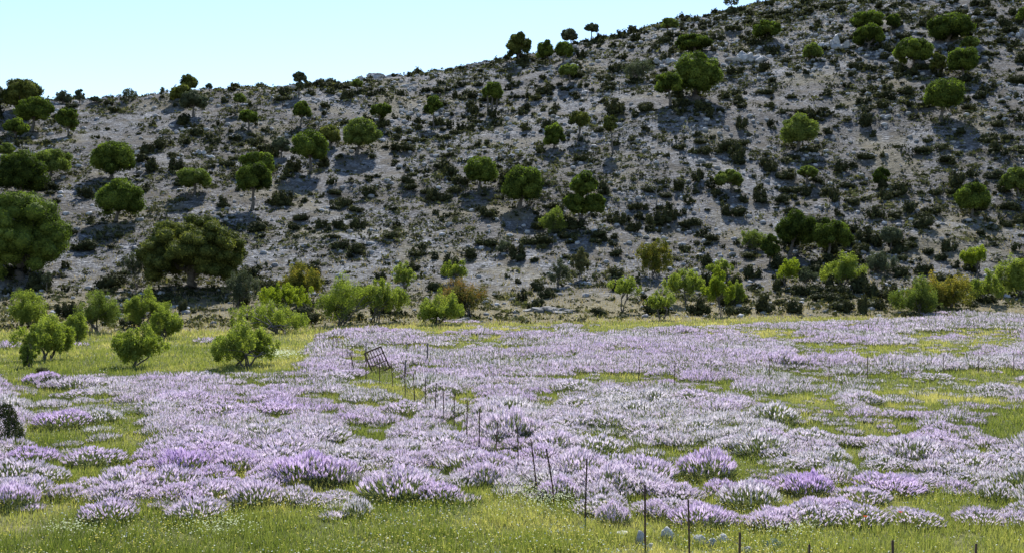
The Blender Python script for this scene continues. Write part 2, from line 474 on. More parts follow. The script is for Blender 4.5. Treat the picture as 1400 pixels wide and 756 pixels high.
def make_bush(name, label, cat, group, base, box, mat='fresh', dense=1.0, stems=5, gap=.35, bark='bark', tint=.5, second=None, leaf=None):
    """airy small tree or bush: several stems, leafy sprays with gaps between them"""
    P = cast(*base); sc = P[1] / F
    l, r, t, b = box
    a = (r - l) / 2 * sc * 1.14; c = (b - t) / 2 * sc * 1.16
    cx = ((l + r) / 2 - base[0]) * sc
    cz = max(CAMZ + (CY - (t + b) / 2) * sc - P[2], c * .7)
    cz -= .10 * c
    root = empty(name, P, label, cat, group)
    tb = MB(); mb = MB()
    cen = np.array([cx, 0, cz])
    nsp = int(np.clip(34 + a * 34, 40, 150))
    L = []
    # a few leaders of different height, each carrying its own sprays
    nk = int(np.clip(2 + a * 1.6, 2, 7))
    subs = []
    for k in range(nk):
        ox = ((k + .5) / nk * 2 - 1) * .6 * a + rng.normal() * .1 * a if nk > 1 else 0
        top = 1.0 if k == nk // 2 else rng.uniform(.68, 1.0) * (1 - .2 * abs(ox) / a)
        hc = c * top * rng.uniform(.62, .8)
        subs.append((np.array([cx + ox, rng.normal() * a * .35, cz - c + 2 * c * top - hc]), np.array([a * rng.uniform(.5, .72), a * rng.uniform(.5, .72), hc])))
    for i in range(nsp):
        sc_, sr = subs[rng.integers(nk)]
        d = rdir(1)[0]
        q = rng.uniform(.2, 1.0) ** .5
        m = min(a, c)
        sg = rng.uniform(.13, .27)
        rad = np.array([m * sg * .85, m * sg * .85, m * sg * rng.uniform(.9, 1.7)])
        ctr = sc_ + d * sr * q * rng.uniform(.85, 1.12)
        L.append((ctr, rad))
    size = leaf or float(np.clip(sc * 1.0, .05, .13))
    area = 4 * math.pi * a * c
    n = int(np.clip(area / (size * size * 1.2) * 2.3 * dense, 800, 16000))
    vol = np.array([np.prod(rr) ** (2 / 3) for _, rr in L]); cnt = np.maximum(6, (n * vol / vol.sum()).astype(int))
    ztop = cz + c
    for (cc, rr), m in zip(L, cnt):
        d = rdir(m); P_ = cc + d * rr * rng.uniform(.2, 1.1, (m, 1)) ** .7
        N = unit(d + rdir(m) * 1.2 + [0, 0, .3])
        V, fc = leaf_quads(P_, N, size * rng.uniform(.6, 1.35, m), .5)
        t0 = tint + .08 + rng.normal() * .16
        if second is not None: t0 = t0 + second * ((cc[2] - cz) / max(c, .1)) * .45
        mb.add(V, fc, np.repeat(np.clip(t0 + rng.normal(size=m) * .17, 0, 1), 4))
    mb.build('foliage', M[mat], root)
    for s in range(stems):
        f = np.array([rng.normal() * a * .12, rng.normal() * a * .12, -.1])
        k = L[rng.integers(len(L))][0]
        mid = f + (cen - f) * np.array([.6, .6, .55]) + rng.normal(size=3) * [a * .22, a * .22, 0]
        rs = max(.035, a * .035) * (1.0 if stems > 2 else 1.6)
        limb(tb, f, mid, rs, rs * .7, .05)
        for _ in range(4):
            k = L[rng.integers(len(L))][0]
            limb(tb, mid, k, rs * .6, rs * .2, .07, 5, 5)
    tb.build('stems', M[bark], root, smooth=True)
    return root

LAND = []   # (px, py, short phrase) used to tell shrubs and flower clumps apart
def short(px, py, s): LAND.append((px, py, s))

GO = 'oaks scattered over the stony hillside'
OAKS = [
 # base, crown box (l,r,t,b), material, label, short
 ((30,152),(4,58,106,148),'oak_olive','broad grey-green oak on the left skyline, largest tree on the left crest',None,{}),
 ((1,152),(-16,11,115,147),'oak_grey','greyish tree cut by the left photo edge on the skyline',None,{}),
 ((44,180),(22,74,132,167),'oak','spreading oak with stout trunk right under the big left skyline oak','the stout oak at upper left',{}),
 ((21,191),(4,39,162,185),'oak','low round dark oak just left of and below the stout spreading oak',None,{}),
 ((94,186),(76,108,146,178),'oak','compact round-headed oak with short trunk right of the stout upper left oak','the compact round oak at upper left',{}),
 ((86,143),(75,99,124,142),'oak_grey','ragged two-headed grey-green tree on the skyline right of the big left oak',None,{'dense':.5}),
 ((109,142),(102,116,121,139),'oak_grey','small upright grey-green tree standing alone on left skyline',None,{'dense':.6}),
 ((132,141),(123,141,132,140),'oak_grey','low grey-green bush on left skyline between two small trees',None,{'dense':.6}),
 ((176,138),(165,188,120,136),'oak_grey','scraggy open-branched tree on the left skyline',None,{'dense':.25}),
 ((256,131),(245,271,102,122),'oak_olive','round oak poking above the skyline, top of the skyline trio',None,{}),
 ((247,143),(231,262,114,138),'oak_olive','middle oak of the skyline trio, partly hidden by the front one',None,{}),
 ((265,160),(243,285,124,150),'oak_grey','front oak of the skyline trio with a visible slender trunk','the skyline trio of oaks',{}),
 ((286,126),(281,291,114,122),'oak_grey','tiny round tree alone on skyline right of the oak trio',None,{}),
 ((323,156),(318,336,128,142),'oak_light','small thin-trunked oak with a light round head below skyline',None,{}),
 ((340,179),(325,355,150,169),'oak','mid-sized oak with a flat light crown above a dark shrub',None,{}),
 ((151,246),(123,185,190,238),'oak','bright topped round oak with a big blue shadow at its lower left','the bright round oak at left',{'nl':26}),
 ((5,214),(-8,20,195,213),'oak_light','light green treetop at the left edge behind a dark oak',None,{}),
 ((28,268),(-6,63,206,264),'oak','large very dark oak at the left edge of the hillside','the very dark oak at left edge',{'tint':.2,'nl':34}),
 ((66,248),(44,102,203,238),'oak_light','light green open oak tucked right of the very dark left oak','the light oak beside the dark one',{'dense':.8}),
 ((158,304),(131,197,245,295),'oak','dense mushroom-shaped oak standing below the bright round left oak','the mushroom-shaped oak',{'nl':32}),
 ((266,266),(242,291,228,257),'oak_light','light green low domed oak between the mushroom oak and the twin oaks','the light domed oak',{}),
 ((352,243),(327,376,205,238),'oak','rear and upper one of the twin overlapping dark green oaks',None,{}),
 ((345,287),(322,373,221,264),'oak','front and lower one of the twin overlapping dark green oaks','the twin oaks',{}),
 ((408,132),(400,420,98,114),'oak_grey','round tree breaking the skyline left of the crest outcrop','the round skyline tree',{}),
 ((409,132),(402,418,111,123),'oak_grey','low bushy tree tucked under the round skyline tree',None,{}),
 ((411,173),(400,426,138,163),'oak','tall narrow oak with dark shrub round its foot below the round skyline tree','the tall narrow oak',{}),
 ((425,238),(398,449,177,220),'oak','tall-headed dark oak with thick pale trunk and blue shadow below','the thick-trunked dark oak',{'nl':30}),
 ((452,202),(432,469,170,197),'oak_olive','yellowish olive oak touching the right of the thick-trunked dark oak',None,{}),
 ((487,211),(469,521,160,201),'oak_light','light spreading oak with a bright blue-white scree shadow below its trunk','the light spreading oak',{'nl':26}),
 ((385,216),(371,398,187,209),'oak_grey','small bluish-green rounded oak left of the thick-trunked dark oak',None,{}),
 ((516,175),(506,537,140,160),'oak','flat-headed oak on a thin leaning trunk above the light spreading oak','the flat-headed thin oak',{}),
 ((489,129),(480,497,108,121),'oak_light','small pale oak just under the crest rock outcrop',None,{'dense':.8}),
 ((593,174),(579,605,131,159),'oak','narrow oak with two stacked tufts standing alone in mid slope','the narrow stacked oak',{}),
 ((672,158),(658,690,112,136),'oak','bright tufted oak with several dark trunks and bare ground below','the many-trunked oak',{'stems':3}),
 ((655,260),(633,681,213,251),'oak','round ball-shaped oak with low trunk and blue shadow at mid slope','the ball-shaped oak',{'nl':30}),
 ((709,287),(685,746,225,276),'oak','large round glossy oak above a black patch of shrubs at picture centre','the glossy oak at centre',{'nl':34}),
 ((795,311),(769,830,264,302),'oak','wide lower crown',None,{'skip':1}),
 ((708,84),(692,727,44,80),'oak_olive','tall oak on the skyline where the ridge steepens','the tall ridge oak',{}),
 ((755,89),(733,758,55,82),'oak','left one of two dark round oaks just under the ridge',None,{}),
 ((770,86),(757,784,55,80),'oak','right one of two dark round oaks just under the ridge','the two dark ridge oaks',{}),
 ((783,66),(767,790,39,57),'oak_grey','small flat-topped tree on the skyline above the two dark ridge oaks',None,{}),
 ((808,47),(799,819,32,45),'oak_grey','rounded dark bush on the ridge line right of the flat-topped tree',None,{}),
 ((779,113),(763,794,86,105),'oak_light','small umbrella-headed oak on short trunk below the two dark ridge oaks','the small umbrella oak',{}),
 ((911,49),(901,928,24,40),'oak_light','little light oak with pale rock foot high under the ridge',None,{}),
 ((950,73),(923,977,47,68),'oak','flat wide umbrella-shaped oak above the biggest hill oak','the flat umbrella oak',{'nl':20}),
 ((951,136),(919,987,71,126),'oak','biggest oak on the upper slope with massive trunk and wide shadow','the biggest upper oak',{'nl':40,'trunk':.62}),
 ((917,144),(894,934,97,130),'oak','smaller brighter oak leaning against the left of the biggest upper oak',None,{}),
 ((1048,56),(1029,1069,27,52),'oak','dome-shaped oak with a dark shadow high on the slope under the ridge','the high dome oak',{}),
 ((792,189),(777,808,151,175),'oak_olive','yellow-brown airy oak on a thin straight trunk','the yellow-brown oak',{'dense':.7}),
 ((757,204),(742,774,169,201),'oak','small compact bright ball oak left of the yellow-brown oak',None,{}),
 ((838,210),(822,846,157,182),'oak_olive','thin pale oak with tall bare trunk right of the yellow-brown oak',None,{'dense':.7}),
 ((1000,22),(991,1009,9,21),'oak_grey','small dark tree on the ridge beneath a twisted treetop',None,{}),
 ((1000,11),(989,1011,-3,8),'oak_grey','twisted sparse tree sticking above the ridge at the top edge',None,{'dense':.3}),
 ((1190,42),(1164,1211,15,40),'oak','upper and paler one of the stacked pair of wide oaks high at right',None,{}),
 ((1187,68),(1167,1210,32,63),'oak','lower and darker one of the stacked pair of wide oaks high at right','the stacked oaks at upper right',{'tint':.4}),
 ((1216,48),(1211,1231,18,38),'oak','slim dark oak standing right of the stacked pair high at right',None,{'tint':.3}),
 ((1250,96),(1222,1276,49,87),'oak','broad bright oak with stout trunk casting a long blue shadow at upper right','the broad bright oak',{'nl':26}),
 ((1295,58),(1268,1330,14,56),'oak','very large dark oak near the top edge at upper right','the very large upper right oak',{'nl':34,'tint':.35}),
 ((1325,71),(1310,1341,50,66),'oak_light','small bright flat oak right of the very large upper right oak',None,{}),
 ((1283,104),(1271,1294,72,100),'oak_olive','small olive oak squeezed between two larger oaks at upper right',None,{}),
 ((1317,108),(1293,1340,63,99),'oak','lobed oak leaning left at right of the squeezed olive oak',None,{}),
 ((1286,164),(1262,1318,104,150),'oak','solitary tall round oak with grey trunk on scree at upper right','the solitary round oak',{'nl':30}),
 ((1091,206),(1067,1120,155,197),'oak_light','feathery light green oak without visible trunk on right slope','the feathery light oak',{'dense':.8}),
 ((1111,83),(1097,1126,59,81),'oak_light','light green bushy tree on the upper right slope below a pale outcrop',None,{'dense':.8}),
 ((1398,32),(1389,1412,8,30),'oak','oak cut by the right photo edge near the top',None,{}),
 ((1003,264),(974,1019,232,254),'oak_light','flat light green bonsai-like oak leaning left on white scree','the bonsai-like oak',{'nl':16}),
 ((1102,254),(1090,1119,226,243),'oak_light','small mushroom-headed oak with thin trunk on the right scree','the small mushroom oak',{}),
 ((1330,297),(1304,1354,250,287),'oak','squat bright oak with blue shadow low on the right slope','the squat bright oak',{'nl':24}),
 ((1078,351),(1060,1116,283,337),'oak','left and taller one of the dark oak pair at the foot of right slope',None,{'tint':.35}),
 ((1131,359),(1110,1165,297,341),'oak','right one of the dark oak pair at the foot of right slope','the dark oak pair',{'tint':.45}),
 ((1218,343),(1202,1235,308,333),'oak_grey','small grey-green lollipop tree on the lower right slope','the grey lollipop tree',{}),
 ((1204,257),(1193,1217,229,252),'oak','dark round tree bush in a group of black shrubs on right scree',None,{'tint':.25}),
 ((1393,269),(1369,1412,228,263),'oak_light','light green oak at the right photo edge on lower slope',None,{}),
 ((1052,362),(1040,1067,320,356),'oak','narrow dark tree at the left of the dark oak pair',None,{'tint':.25}),
 ((25,381),(-34,94,263,376),'oak','huge domed oak at the left photo edge above the field','the huge left edge oak',{'nl':95,'trunk':.5,'tint':.52,'lob':(.13,.30)}),
 ((262,398),(190,335,294,387),'oak_olive','huge lumpy olive oak with broad flat base and black shadow above field','the huge lumpy oak',{'nl':110,'trunk':.5,'lob':(.12,.25),'tint':.42}),
]
for base, box, mat, label, sh, kw in OAKS:
    if kw.get('skip'): continue
    make_oak('oak_tree', label, 'oak tree', GO, base, box, mat, **kw)
    if sh: short(base[0], base[1], sh)

# the two-tiered oak at centre right: a tall head with a low shoulder
def tiered_oak():
    base = (795, 311); P = cast(*base); sc = P[1] / F
    root = empty('oak_tree', P, 'tall two-tiered oak with a round head and low right shoulder', 'oak tree', GO)
    mb = MB(); tb = MB()
    for (l, r, t, b) in ((776, 820, 235, 272), (769, 806, 262, 300), (796, 830, 262, 298)):
        a = (r - l) / 2 * sc; c = (b - t) / 2 * sc
        cen = np.array([((l + r) / 2 - base[0]) * sc, 0, CAMZ + (CY - (t + b) / 2) * sc - P[2]])
        L = crown_lobes(a, a, c, 16)
        LL = [(cc + cen, rr) for cc, rr in L]
        add_core(mb, LL); leaves_on(mb, LL, 3600, .17, tint0=.45)
        limb(tb, (0, 0, .5), cen, .2, .07)
    mb.build('crown', M['oak'], root)
    V, fc = tube([(0, 0, -.3), (.02, 0, .3), (0, 0, 1.2)], [.34, .26, .2], 8); tb.add(V, fc)
    tb.build('trunk', M['bark'], root, smooth=True)
    short(795, 311, 'the two-tiered oak')
tiered_oak()

GB = 'leafy bushes and young trees along the edge of the field'
BUSHES = [
 ((40,447),(14,66,397,444),'fresh','mid-green bush at far left under the huge left edge oak',None,{}),
 ((62,492),(32,100,430,486),'fresh','largest bright green bush at left edge of field','the largest left field bush',{'dense':1.3}),
 ((40,503),(25,52,452,502),'fresh','narrow leafy column at left foot of the largest left field bush',None,{}),
 ((106,470),(84,125,428,470),'fresh','rounded green bush joined to the right of the largest left field bush',None,{}),
 ((130,454),(100,160,398,450),'oak_light','darker grey-green bush behind the left field bushes',None,{}),
 ((195,449),(175,223,391,446),'fresh','upright two-stemmed green bush below the huge lumpy oak','the upright green bush',{}),
 ((222,464),(198,243,421,463),'fresh','bright rounded bush leaning right of the upright green bush',None,{}),
 ((184,503),(153,226,446,496),'fresh','low wide bright green tree with short trunk standing in grass','the low wide green tree',{'stems':3}),
 ((325,419),(306,346,373,414),'oak_grey','slender grey-green small tree at right foot of the huge lumpy oak',None,{'dense':.7}),
 ((335,502),(299,374,438,498),'fresh','spreading pale green bush left of the fence, frontmost of its clump','the front bush by the fence',{'dense':1.1}),
 ((385,457),(325,410,412,457),'fresh','wide green bush behind the front bush by the fence',None,{}),
 ((392,427),(357,420,388,422),'lime','vivid bright green bush row behind the wide fence-side bushes',None,{}),
 ((415,413),(385,438,362,404),'yellow','yellow-olive airy bush behind the vivid green bush row',None,{'tint':.4}),
 ((468,445),(440,502,375,432),'fresh','dark-stemmed green tree, left one of the pair at far end of fence','the tree pair at fence end',{'stems':6,'dense':1.2,'tint':.35}),
 ((511,441),(492,549,382,428),'fresh','lighter green tree, right one of the pair at far end of fence',None,{'stems':4}),
 ((596,444),(573,631,396,440),'fresh','bright green bush in front of the rust-tinged bush','the bright bush before the rusty one',{'dense':1.2}),
 ((640,433),(594,661,375,431),'rusty','large bush with orange-brown tinged top at field edge',None,{'second':.7,'tint':.28}),
 ((552,400),(538,567,358,396),'fresh','thin light green young tree behind the tree pair',None,{'dense':.6}),
 ((622,388),(605,639,354,380),'fresh','fresh green young treetop behind the rust-tinged bush',None,{}),
 ((851,428),(837,873,376,406),'fresh','small round-headed tree on a single dark stem at mid field edge','the small single-stem tree',{'stems':2,'dense':.7}),
 ((904,438),(886,925,394,424),'fresh','small light tree nearest to the flowers at mid field edge',None,{'stems':2,'dense':.7}),
 ((938,418),(914,957,364,400),'fresh','leafy tree with forked dark trunk behind the small light tree','the forked leafy tree',{'stems':3}),
 ((985,433),(965,1000,362,414),'lime','most vivid yellow-green tree at the edge of the flowers','the vivid yellow-green tree',{'stems':3}),
 ((1003,420),(992,1019,384,418),'fresh','darker green bush touching the right of the vivid yellow-green tree',None,{}),
 ((979,375),(966,1002,358,378),'fresh','green young tree just behind the vivid yellow-green tree',None,{}),
 ((1077,393),(1064,1096,353,382),'lime','small yellow-green tree at right of the field edge',None,{'stems':2,'dense':.7}),
 ((1103,395),(1090,1117,365,388),'oak_grey','small bluish bush right of the small yellow-green tree',None,{'dense':.8}),
 ((1150,396),(1131,1176,347,392),'fresh','feathery mid-green tree with many thin stems below the dark oak pair','the feathery tree',{'stems':7}),
 ((1256,430),(1230,1284,382,430),'oak_light','grey-green bush at left of the yellowing thicket at right',None,{'dense':1.1}),
 ((1298,420),(1256,1323,374,420),'yellow','yellow-orange tinged bush in the middle of the right thicket','the yellowing thicket',{'tint':.45,'second':.6}),
 ((1347,414),(1331,1363,370,412),'fresh','dusty green bush at the right end of the yellowing thicket',None,{'dense':.8}),
 ((1334,386),(1317,1353,338,366),'lime','light green round-topped tree with thin trunk above the yellowing thicket',None,{'stems':2}),
 ((1395,406),(1365,1416,344,404),'fresh','dense green tree cut by the right photo edge at field edge',None,{'dense':1.4}),
 ((1222,412),(1205,1231,389,411),'scrub','dull dark bush left of the right thicket',None,{}),
 ((1203,374),(1184,1223,342,374),'oak_grey','grey-green loose bush below the grey lollipop tree',None,{'dense':.8}),
 ((187,395),(167,198,345,376),'oak_grey','thin sapling with bare stems at left of the huge lumpy oak','the thin sapling',{'stems':4,'dense':.6}),
 ((63,399),(56,71,371,388),'oak_grey','tiny thin sapling on the bare ground below the huge left edge oak',None,{'stems':1,'dense':.5}),
 ((-2,388),(-14,9,358,382),'fresh','light green bush tip at left edge under the huge oak',None,{}),
 ((795,382),(782,806,338,382),'scrub','dense upright olive bush on the lower slope right of centre',None,{'tint':.75,'dense':1.2}),
 ((893,378),(874,913,326,378),'yellow','pale yellow-green loose bush on the lower slope above the small light tree',None,{'dense':.7,'tint':.3}),
 ((757,319),(741,773,286,318),'oak_light','pale green shrub at left foot of the two-tiered oak',None,{'dense':.8}),
 ((873,113),(856,891,82,110),'oak_grey','pale loose shrub on the upper slope left of the biggest oak',None,{'dense':.5}),
 ((695,345),(680,702,340,362),'oak_grey','loose pale shrub on lower slope below the glossy centre oak',None,{'dense':.6}),
 ((763,392),(751,778,352,390),'oak_grey','grey-green wispy shrub left of the dense upright olive bush',None,{'dense':.45}),
 ((1026,343),(1014,1046,312,343),'oak_light','light shrub left of the narrow dark tree by the oak pair',None,{'dense':.7}),
 ((1400,268),(1392,1420,262,282),'oak_light','low light shrub at the right edge below the light edge oak',None,{}),
]
for base, box, mat, label, sh, kw in BUSHES:
    make_bush('leafy_bush' if 'tree' not in label.split(',')[0] and 'sapling' not in label else 'young_tree', label,
              'bush' if 'tree' not in label.split(',')[0] and 'sapling' not in label else 'tree', GB, base, box, mat, **kw)
    if sh: short(base[0], base[1], sh)

# ------------------------------------------------------------------ label helper for the many
ORD = ['nearest', 'second nearest', 'third nearest', 'fourth nearest', 'fifth nearest', 'sixth nearest', 'seventh nearest', 'eighth nearest', 'ninth nearest', 'tenth nearest']
def label_many(items, land, noun):
    """items: (px, py, look) -> a label by look, direction and order from the closest landmark"""
    out = [None] * len(items); buckets = {}
    for i, (px, py, look) in enumerate(items):
        d = [(math.hypot(px - a, (py - b) * 1.6), a, b, s) for a, b, s in land]
        d.sort()
        _, a, b, s = d[0]
        dx, dy = px - a, (py - b) * 1.6
        dr = ('right of' if dx > 0 else 'left of') if abs(dx) > abs(dy) else ('below' if dy > 0 else 'above')
        buckets.setdefault((s, dr), []).append((d[0][0], i, look))
    for (s, dr), lst in buckets.items():
        lst.sort()
        for k, (_, i, look) in enumerate(lst):
            if k < len(ORD): out[i] = '%s %s, %s %s %s' % (look, noun, ORD[k], dr, s)
            else: out[i] = '%s %s farther out %s %s' % (look, noun, dr, s)
    return out

def euler_copy(mesh, name, loc, rz, sc):
    o = bpy.data.objects.new(name, mesh); COL.objects.link(o)
    o.location = loc; o.rotation_euler = (0, 0, rz); o.scale = sc
    return o

# ------------------------------------------------------------------ dark shrubs of the hillside
def shrub_geo(kind, n, size):
    """unit shrub about 1 m wide and .8 m high; returns MB"""
    mb = MB(); L = []
    k = rng.integers(5, 10)
    for i in range(k):
        th = rng.random() * 6.28; r = rng.random() ** .5 * .34
        if kind == 'spiky': rad = np.array([.15, .15, .28]) * rng.uniform(.7, 1.4); z = rng.uniform(.16, .62) * (1 - r)
        elif kind == 'low': rad = np.array([.22, .22, .16]) * rng.uniform(.8, 1.3); z = rng.uniform(.06, .2)
        else: rad = np.array([.24, .24, .22]) * rng.uniform(.8, 1.25); z = rng.uniform(.1, .42) * (1.1 - r)
        L.append((np.array([r * math.cos(th) * 1.1, r * math.sin(th), z]), rad))
    L.append((np.array([0, 0, .15]), np.array([.34, .34, .22])))
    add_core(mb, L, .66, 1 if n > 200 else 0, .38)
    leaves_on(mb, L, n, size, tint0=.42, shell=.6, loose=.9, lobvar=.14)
    return mb
KINDS = ['spiky', 'round', 'low', 'round', 'spiky', 'low']
SHR = [(k, shrub_geo(k, 620, .055)) for k in KINDS + KINDS]
SHR_ME = [(k, mb.mesh('shrub', M['shrub'])) for k, mb in SHR]
SHR_FAR = []
for k in KINDS * 2:
    mb = shrub_geo(k, 110, .095)
    V = np.concatenate(mb.v); t = np.concatenate(mb.t)
    SHR_FAR.append((V, t, np.concatenate(mb.f[4]), np.concatenate(mb.f[3])))

TREEFOOT = np.array([cast(*b)[:2] for b, *_ in OAKS])
def scatter_hill(n, y0, y1, umax=.60):
    y = np.sqrt(rng.uniform(y0 ** 2, y1 ** 2, n)); u = rng.uniform(-umax, umax, n)
    return u * y, y

def shrubs():
    x, y = scatter_hill(23000, 84, 335)
    u = x / y
    yc = crest_dist(np.clip(u, -.6, .7))
    dens = .36 * sstep(.38, .64, fbm(x / 14, y / 14, 61)) + .12
    dens *= np.interp(u, [-.5, -.3, -.1, .2, .5], [.55, .55, .8, 1.15, 1.25])
    dens *= np.interp(y, [84, 103, 112, 130, 190, 260, 335], [.4, .65, 1.0, 1.15, .85, .66, .6]) * sstep(2, 10, y - field_edge(x, y))
    keep = (rng.random(len(x)) < dens) & (y < yc * 1.06) & ((y < yc * .93) | (u > .02) | (rng.random(len(x)) < .4))
    x, y = x[keep], y[keep]
    z = ground(x, y)
    size = (.7 + 1.6 * rng.random(len(x)) ** 2.0) * np.interp(y, [100, 150, 300], [1.05, 1.25, 1.55])
    px, py = to_px(x, y, z)
    # keep shrubs out of the places where tree crowns stand directly in front of nothing; drop none otherwise
    vis = (px > -5) & (px < 1405) & (py > -2) & (py < 460)
    score = np.where(vis, size / y, 0)
    top = np.argsort(-score)[:300]
    top = [i for i in top if score[i] > 0]
    rest = np.setdiff1d(np.arange(len(x)), top)
    looks = {'spiky': ['dark spiky', 'tall dark pointed'], 'round': ['dark rounded', 'bulky near-black'], 'low': ['low dark spreading', 'low flat dark']}
    items = []; objs = []
    for j, i in enumerate(top):
        k, me = SHR_ME[j % len(SHR_ME)]
        w = size[i]; hh = size[i] * rng.uniform(.8, 1.15)
        o = euler_copy(me, 'dark_shrub', (x[i], y[i], z[i] - .04), rng.random() * 6.28, (w * rng.uniform(.9, 1.3), w, hh))
        items.append((px[i], py[i], looks[k][1 if size[i] > np.median(size[top]) else 0])); objs.append(o)
    hill_land = [l for l in LAND]
    for o, lb in zip(objs, label_many(items, hill_land, 'shrub')):
        tag(o, lb, 'shrub', 'dark shrubs on the stony hillside')
    mb = MB()
    for i in rest:
        V, t, f4, f3 = SHR_FAR[i % len(SHR_FAR)]
        a = rng.random() * 6.28; c, s = math.cos(a), math.sin(a)
        W = V * [size[i] * 1.1, size[i], size[i] * rng.uniform(.75, 1.1)]
        W = np.stack([W[:, 0] * c - W[:, 1] * s + x[i], W[:, 0] * s + W[:, 1] * c + y[i], W[:, 2] + z[i] - .05], 1)
        n0 = mb.n; mb.add(W, f4, np.clip(t + rng.normal() * .12, 0, 1)); mb.f[3].append(f3 + n0)
    o = mb.build('hillside_shrubs', M['shrub'])
    tag(o, 'many smaller dark shrubs dotted over the whole stony hillside', 'shrubs', None, 'stuff')
    print('shrubs', len(top), len(rest))
shrubs()

# ------------------------------------------------------------------ low scrub and dry tufts (stuff)
def scrub():
    x, y = scatter_hill(120000, 76, 335)
    u = x / y
    dens = .16 + .75 * sstep(.38, .62, fbm(x / 9, y / 9, 71))
    dens *= np.interp(y, [99, 108, 125, 180, 335], [.6, 1.0, 1.0, .68, .5]) * sstep(-1, 8, y - field_edge(x, y))
    keep = (rng.random(len(x)) < dens) & (y < crest_dist(np.clip(u, -.6, .7)) * 1.05)
    x, y = x[keep], y[keep]; z = ground(x, y)
    mb = MB()
    n = len(x)
    w = rng.uniform(.24, .48, n) * (1 + 1.3 * rng.random(n) ** 3) * np.interp(y, [100, 300], [.9, 1.5])
    m = 14
    C = rng.normal(size=(n, m, 3)) * .45; C[..., 2] = np.abs(C[..., 2]) * .55
    C = C * w[:, None, None] + np.stack([x, y, z], 1)[:, None]
    N = unit(unit(C - np.stack([x, y, z - .3 * w], 1)[:, None]) + rng.normal(size=C.shape) * .45)
    s = np.repeat(w * .31, m)
    V, fc = leaf_quads(C.reshape(-1, 3), N.reshape(-1, 3), s * rng.uniform(.6, 1.3, n * m))
    tt = np.clip(np.repeat(rng.beta(1.6, 1.6, n), m) + rng.normal(size=n * m) * .1, 0, 1)
    mb.add(V, fc, np.repeat(tt, 4))
    tag(mb.build('hillside_scrub', M['scrub']), 'low green-brown scrub tufts scattered over the hillside', 'scrub', None, 'stuff')
    # dry grass at the foot of the hill
    n = 60000
    x, y = scatter_hill(n, 70, 150)
    k = rng.random(n) < np.interp(y - field_edge(x, y), [-8, 0, 20, 60], [.1, .8, .7, .2]) * (.3 + .9 * fbm(x / 6, y / 6, 88))
    x, y = x[k], y[k]; n = len(x); z = ground(x, y)
    h = rng.uniform(.12, .4, n); wd = rng.uniform(.03, .07, n); a = rng.random(n) * 3.14
    dx = np.cos(a) * wd; dy = np.sin(a) * wd
    lx = rng.normal(size=n) * .12; ly = rng.normal(size=n) * .12
    V = np.stack([np.stack([x - dx, y - dy, z - .03], 1), np.stack([x + dx, y + dy, z - .03], 1), np.stack([x + lx, y + ly, z + h], 1)], 1).reshape(-1, 3)
    mb = MB(); mb.add(V, np.arange(3 * n).reshape(n, 3), np.repeat(rng.random(n), 3))
    tag(mb.build('dry_grass', M['drygrass']), 'dry straw-coloured grass along the foot of the hill', 'dry grass', None, 'stuff')
scrub()

# ------------------------------------------------------------------ rocks
def scree():
    x, y = scatter_hill(46000, 78, 335)
    u = x / y
    dens = .22 + .9 * sstep(.40, .66, fbm(x / 11, y / 11, 91))
    dens *= np.interp(u, [-.5, -.1, .15, .5], [.7, .8, 1.1, 1.1]) * sstep(1, 12, y - field_edge(x, y))
    keep = (rng.random(len(x)) < dens) & (y < crest_dist(np.clip(u, -.6, .7)) * 1.05)
    x, y = x[keep], y[keep]; z = ground(x, y); n = len(x)
    base = [rock_verts(0, (1, 1, .7), .8, s)[0] for s in range(24)]
    B = np.stack(base)
    sz = (.10 + .5 * rng.random(n) ** 4.5) * np.interp(y, [100, 300], [.8, 1.6])
    V = B[rng.integers(0, 24, n)] * sz[:, None, None]
    a = rng.random(n) * 6.28; c, s = np.cos(a)[:, None], np.sin(a)[:, None]
    V = np.stack([V[..., 0] * c - V[..., 1] * s + x[:, None], V[..., 0] * s + V[..., 1] * c + y[:, None], V[..., 2] + z[:, None] + sz[:, None] * .1], -1)
    Fc = (ICO0[1][None] + 12 * np.arange(n)[:, None, None]).reshape(-1, 3)
    mb = MB(); mb.add(V.reshape(-1, 3), Fc, np.repeat(rng.beta(2, 1.3, n), 12))
    tag(mb.build('scree', M['rock']), 'loose grey limestone scree covering the hillside', 'scree', None, 'stuff')
    print('scree', n)
scree()

def outcrop(label, box, base_y, n, seed, mat='rock'):
    l, r, t, b = box
    P = cast((l + r) / 2, base_y); sc = P[1] / F
    mb = MB(); rr = np.random.default_rng(seed)
    W = (r - l) / 2 * sc; H = (b - t) * sc
    for i in range(n):
        q = rr.uniform(-1, 1); hh = H * (1 - .55 * abs(q)) * rr.uniform(.55, 1)
        k = min(W * rr.uniform(.22, .42), H * rr.uniform(.7, 1.5)); s = (k, k * rr.uniform(.7, 1), hh * .62)
        V, fc = rock_verts(2, s, .9, seed * 50 + i)
        gx = q * W * .85; gy = rr.uniform(-.4, .5) * W * .6
        gz = float(ground(P[0] + gx, P[1] + gy)) - P[2]
        mb.add(V * [1.5, 1.3, 1.25] + [gx, gy, gz + hh * .12], fc, rr.uniform(.4, .9))
    o = mb.build('rock_outcrop', M[mat], loc=P)
    tag(o, label, 'rock outcrop', 'limestone outcrops')
    return o
outcrop('grey rock outcrop breaking the skyline left of centre', (484, 534, 93, 108), 108, 9, 3)
outcrop('bulging pale limestone block left of the flat umbrella oak', (888, 923, 64, 90), 89, 7, 4)
outcrop('wide pale rock band on the upper slope below the high dome oak', (1000, 1046, 62, 84), 85, 9, 5)
outcrop('pale rock face between the light bushy tree and stacked oaks, upper right', (1121, 1165, 44, 66), 66, 8, 6)
outcrop('pale boulders beside the right edge of the upper slope', (1385, 1412, 34, 50), 50, 6, 7)
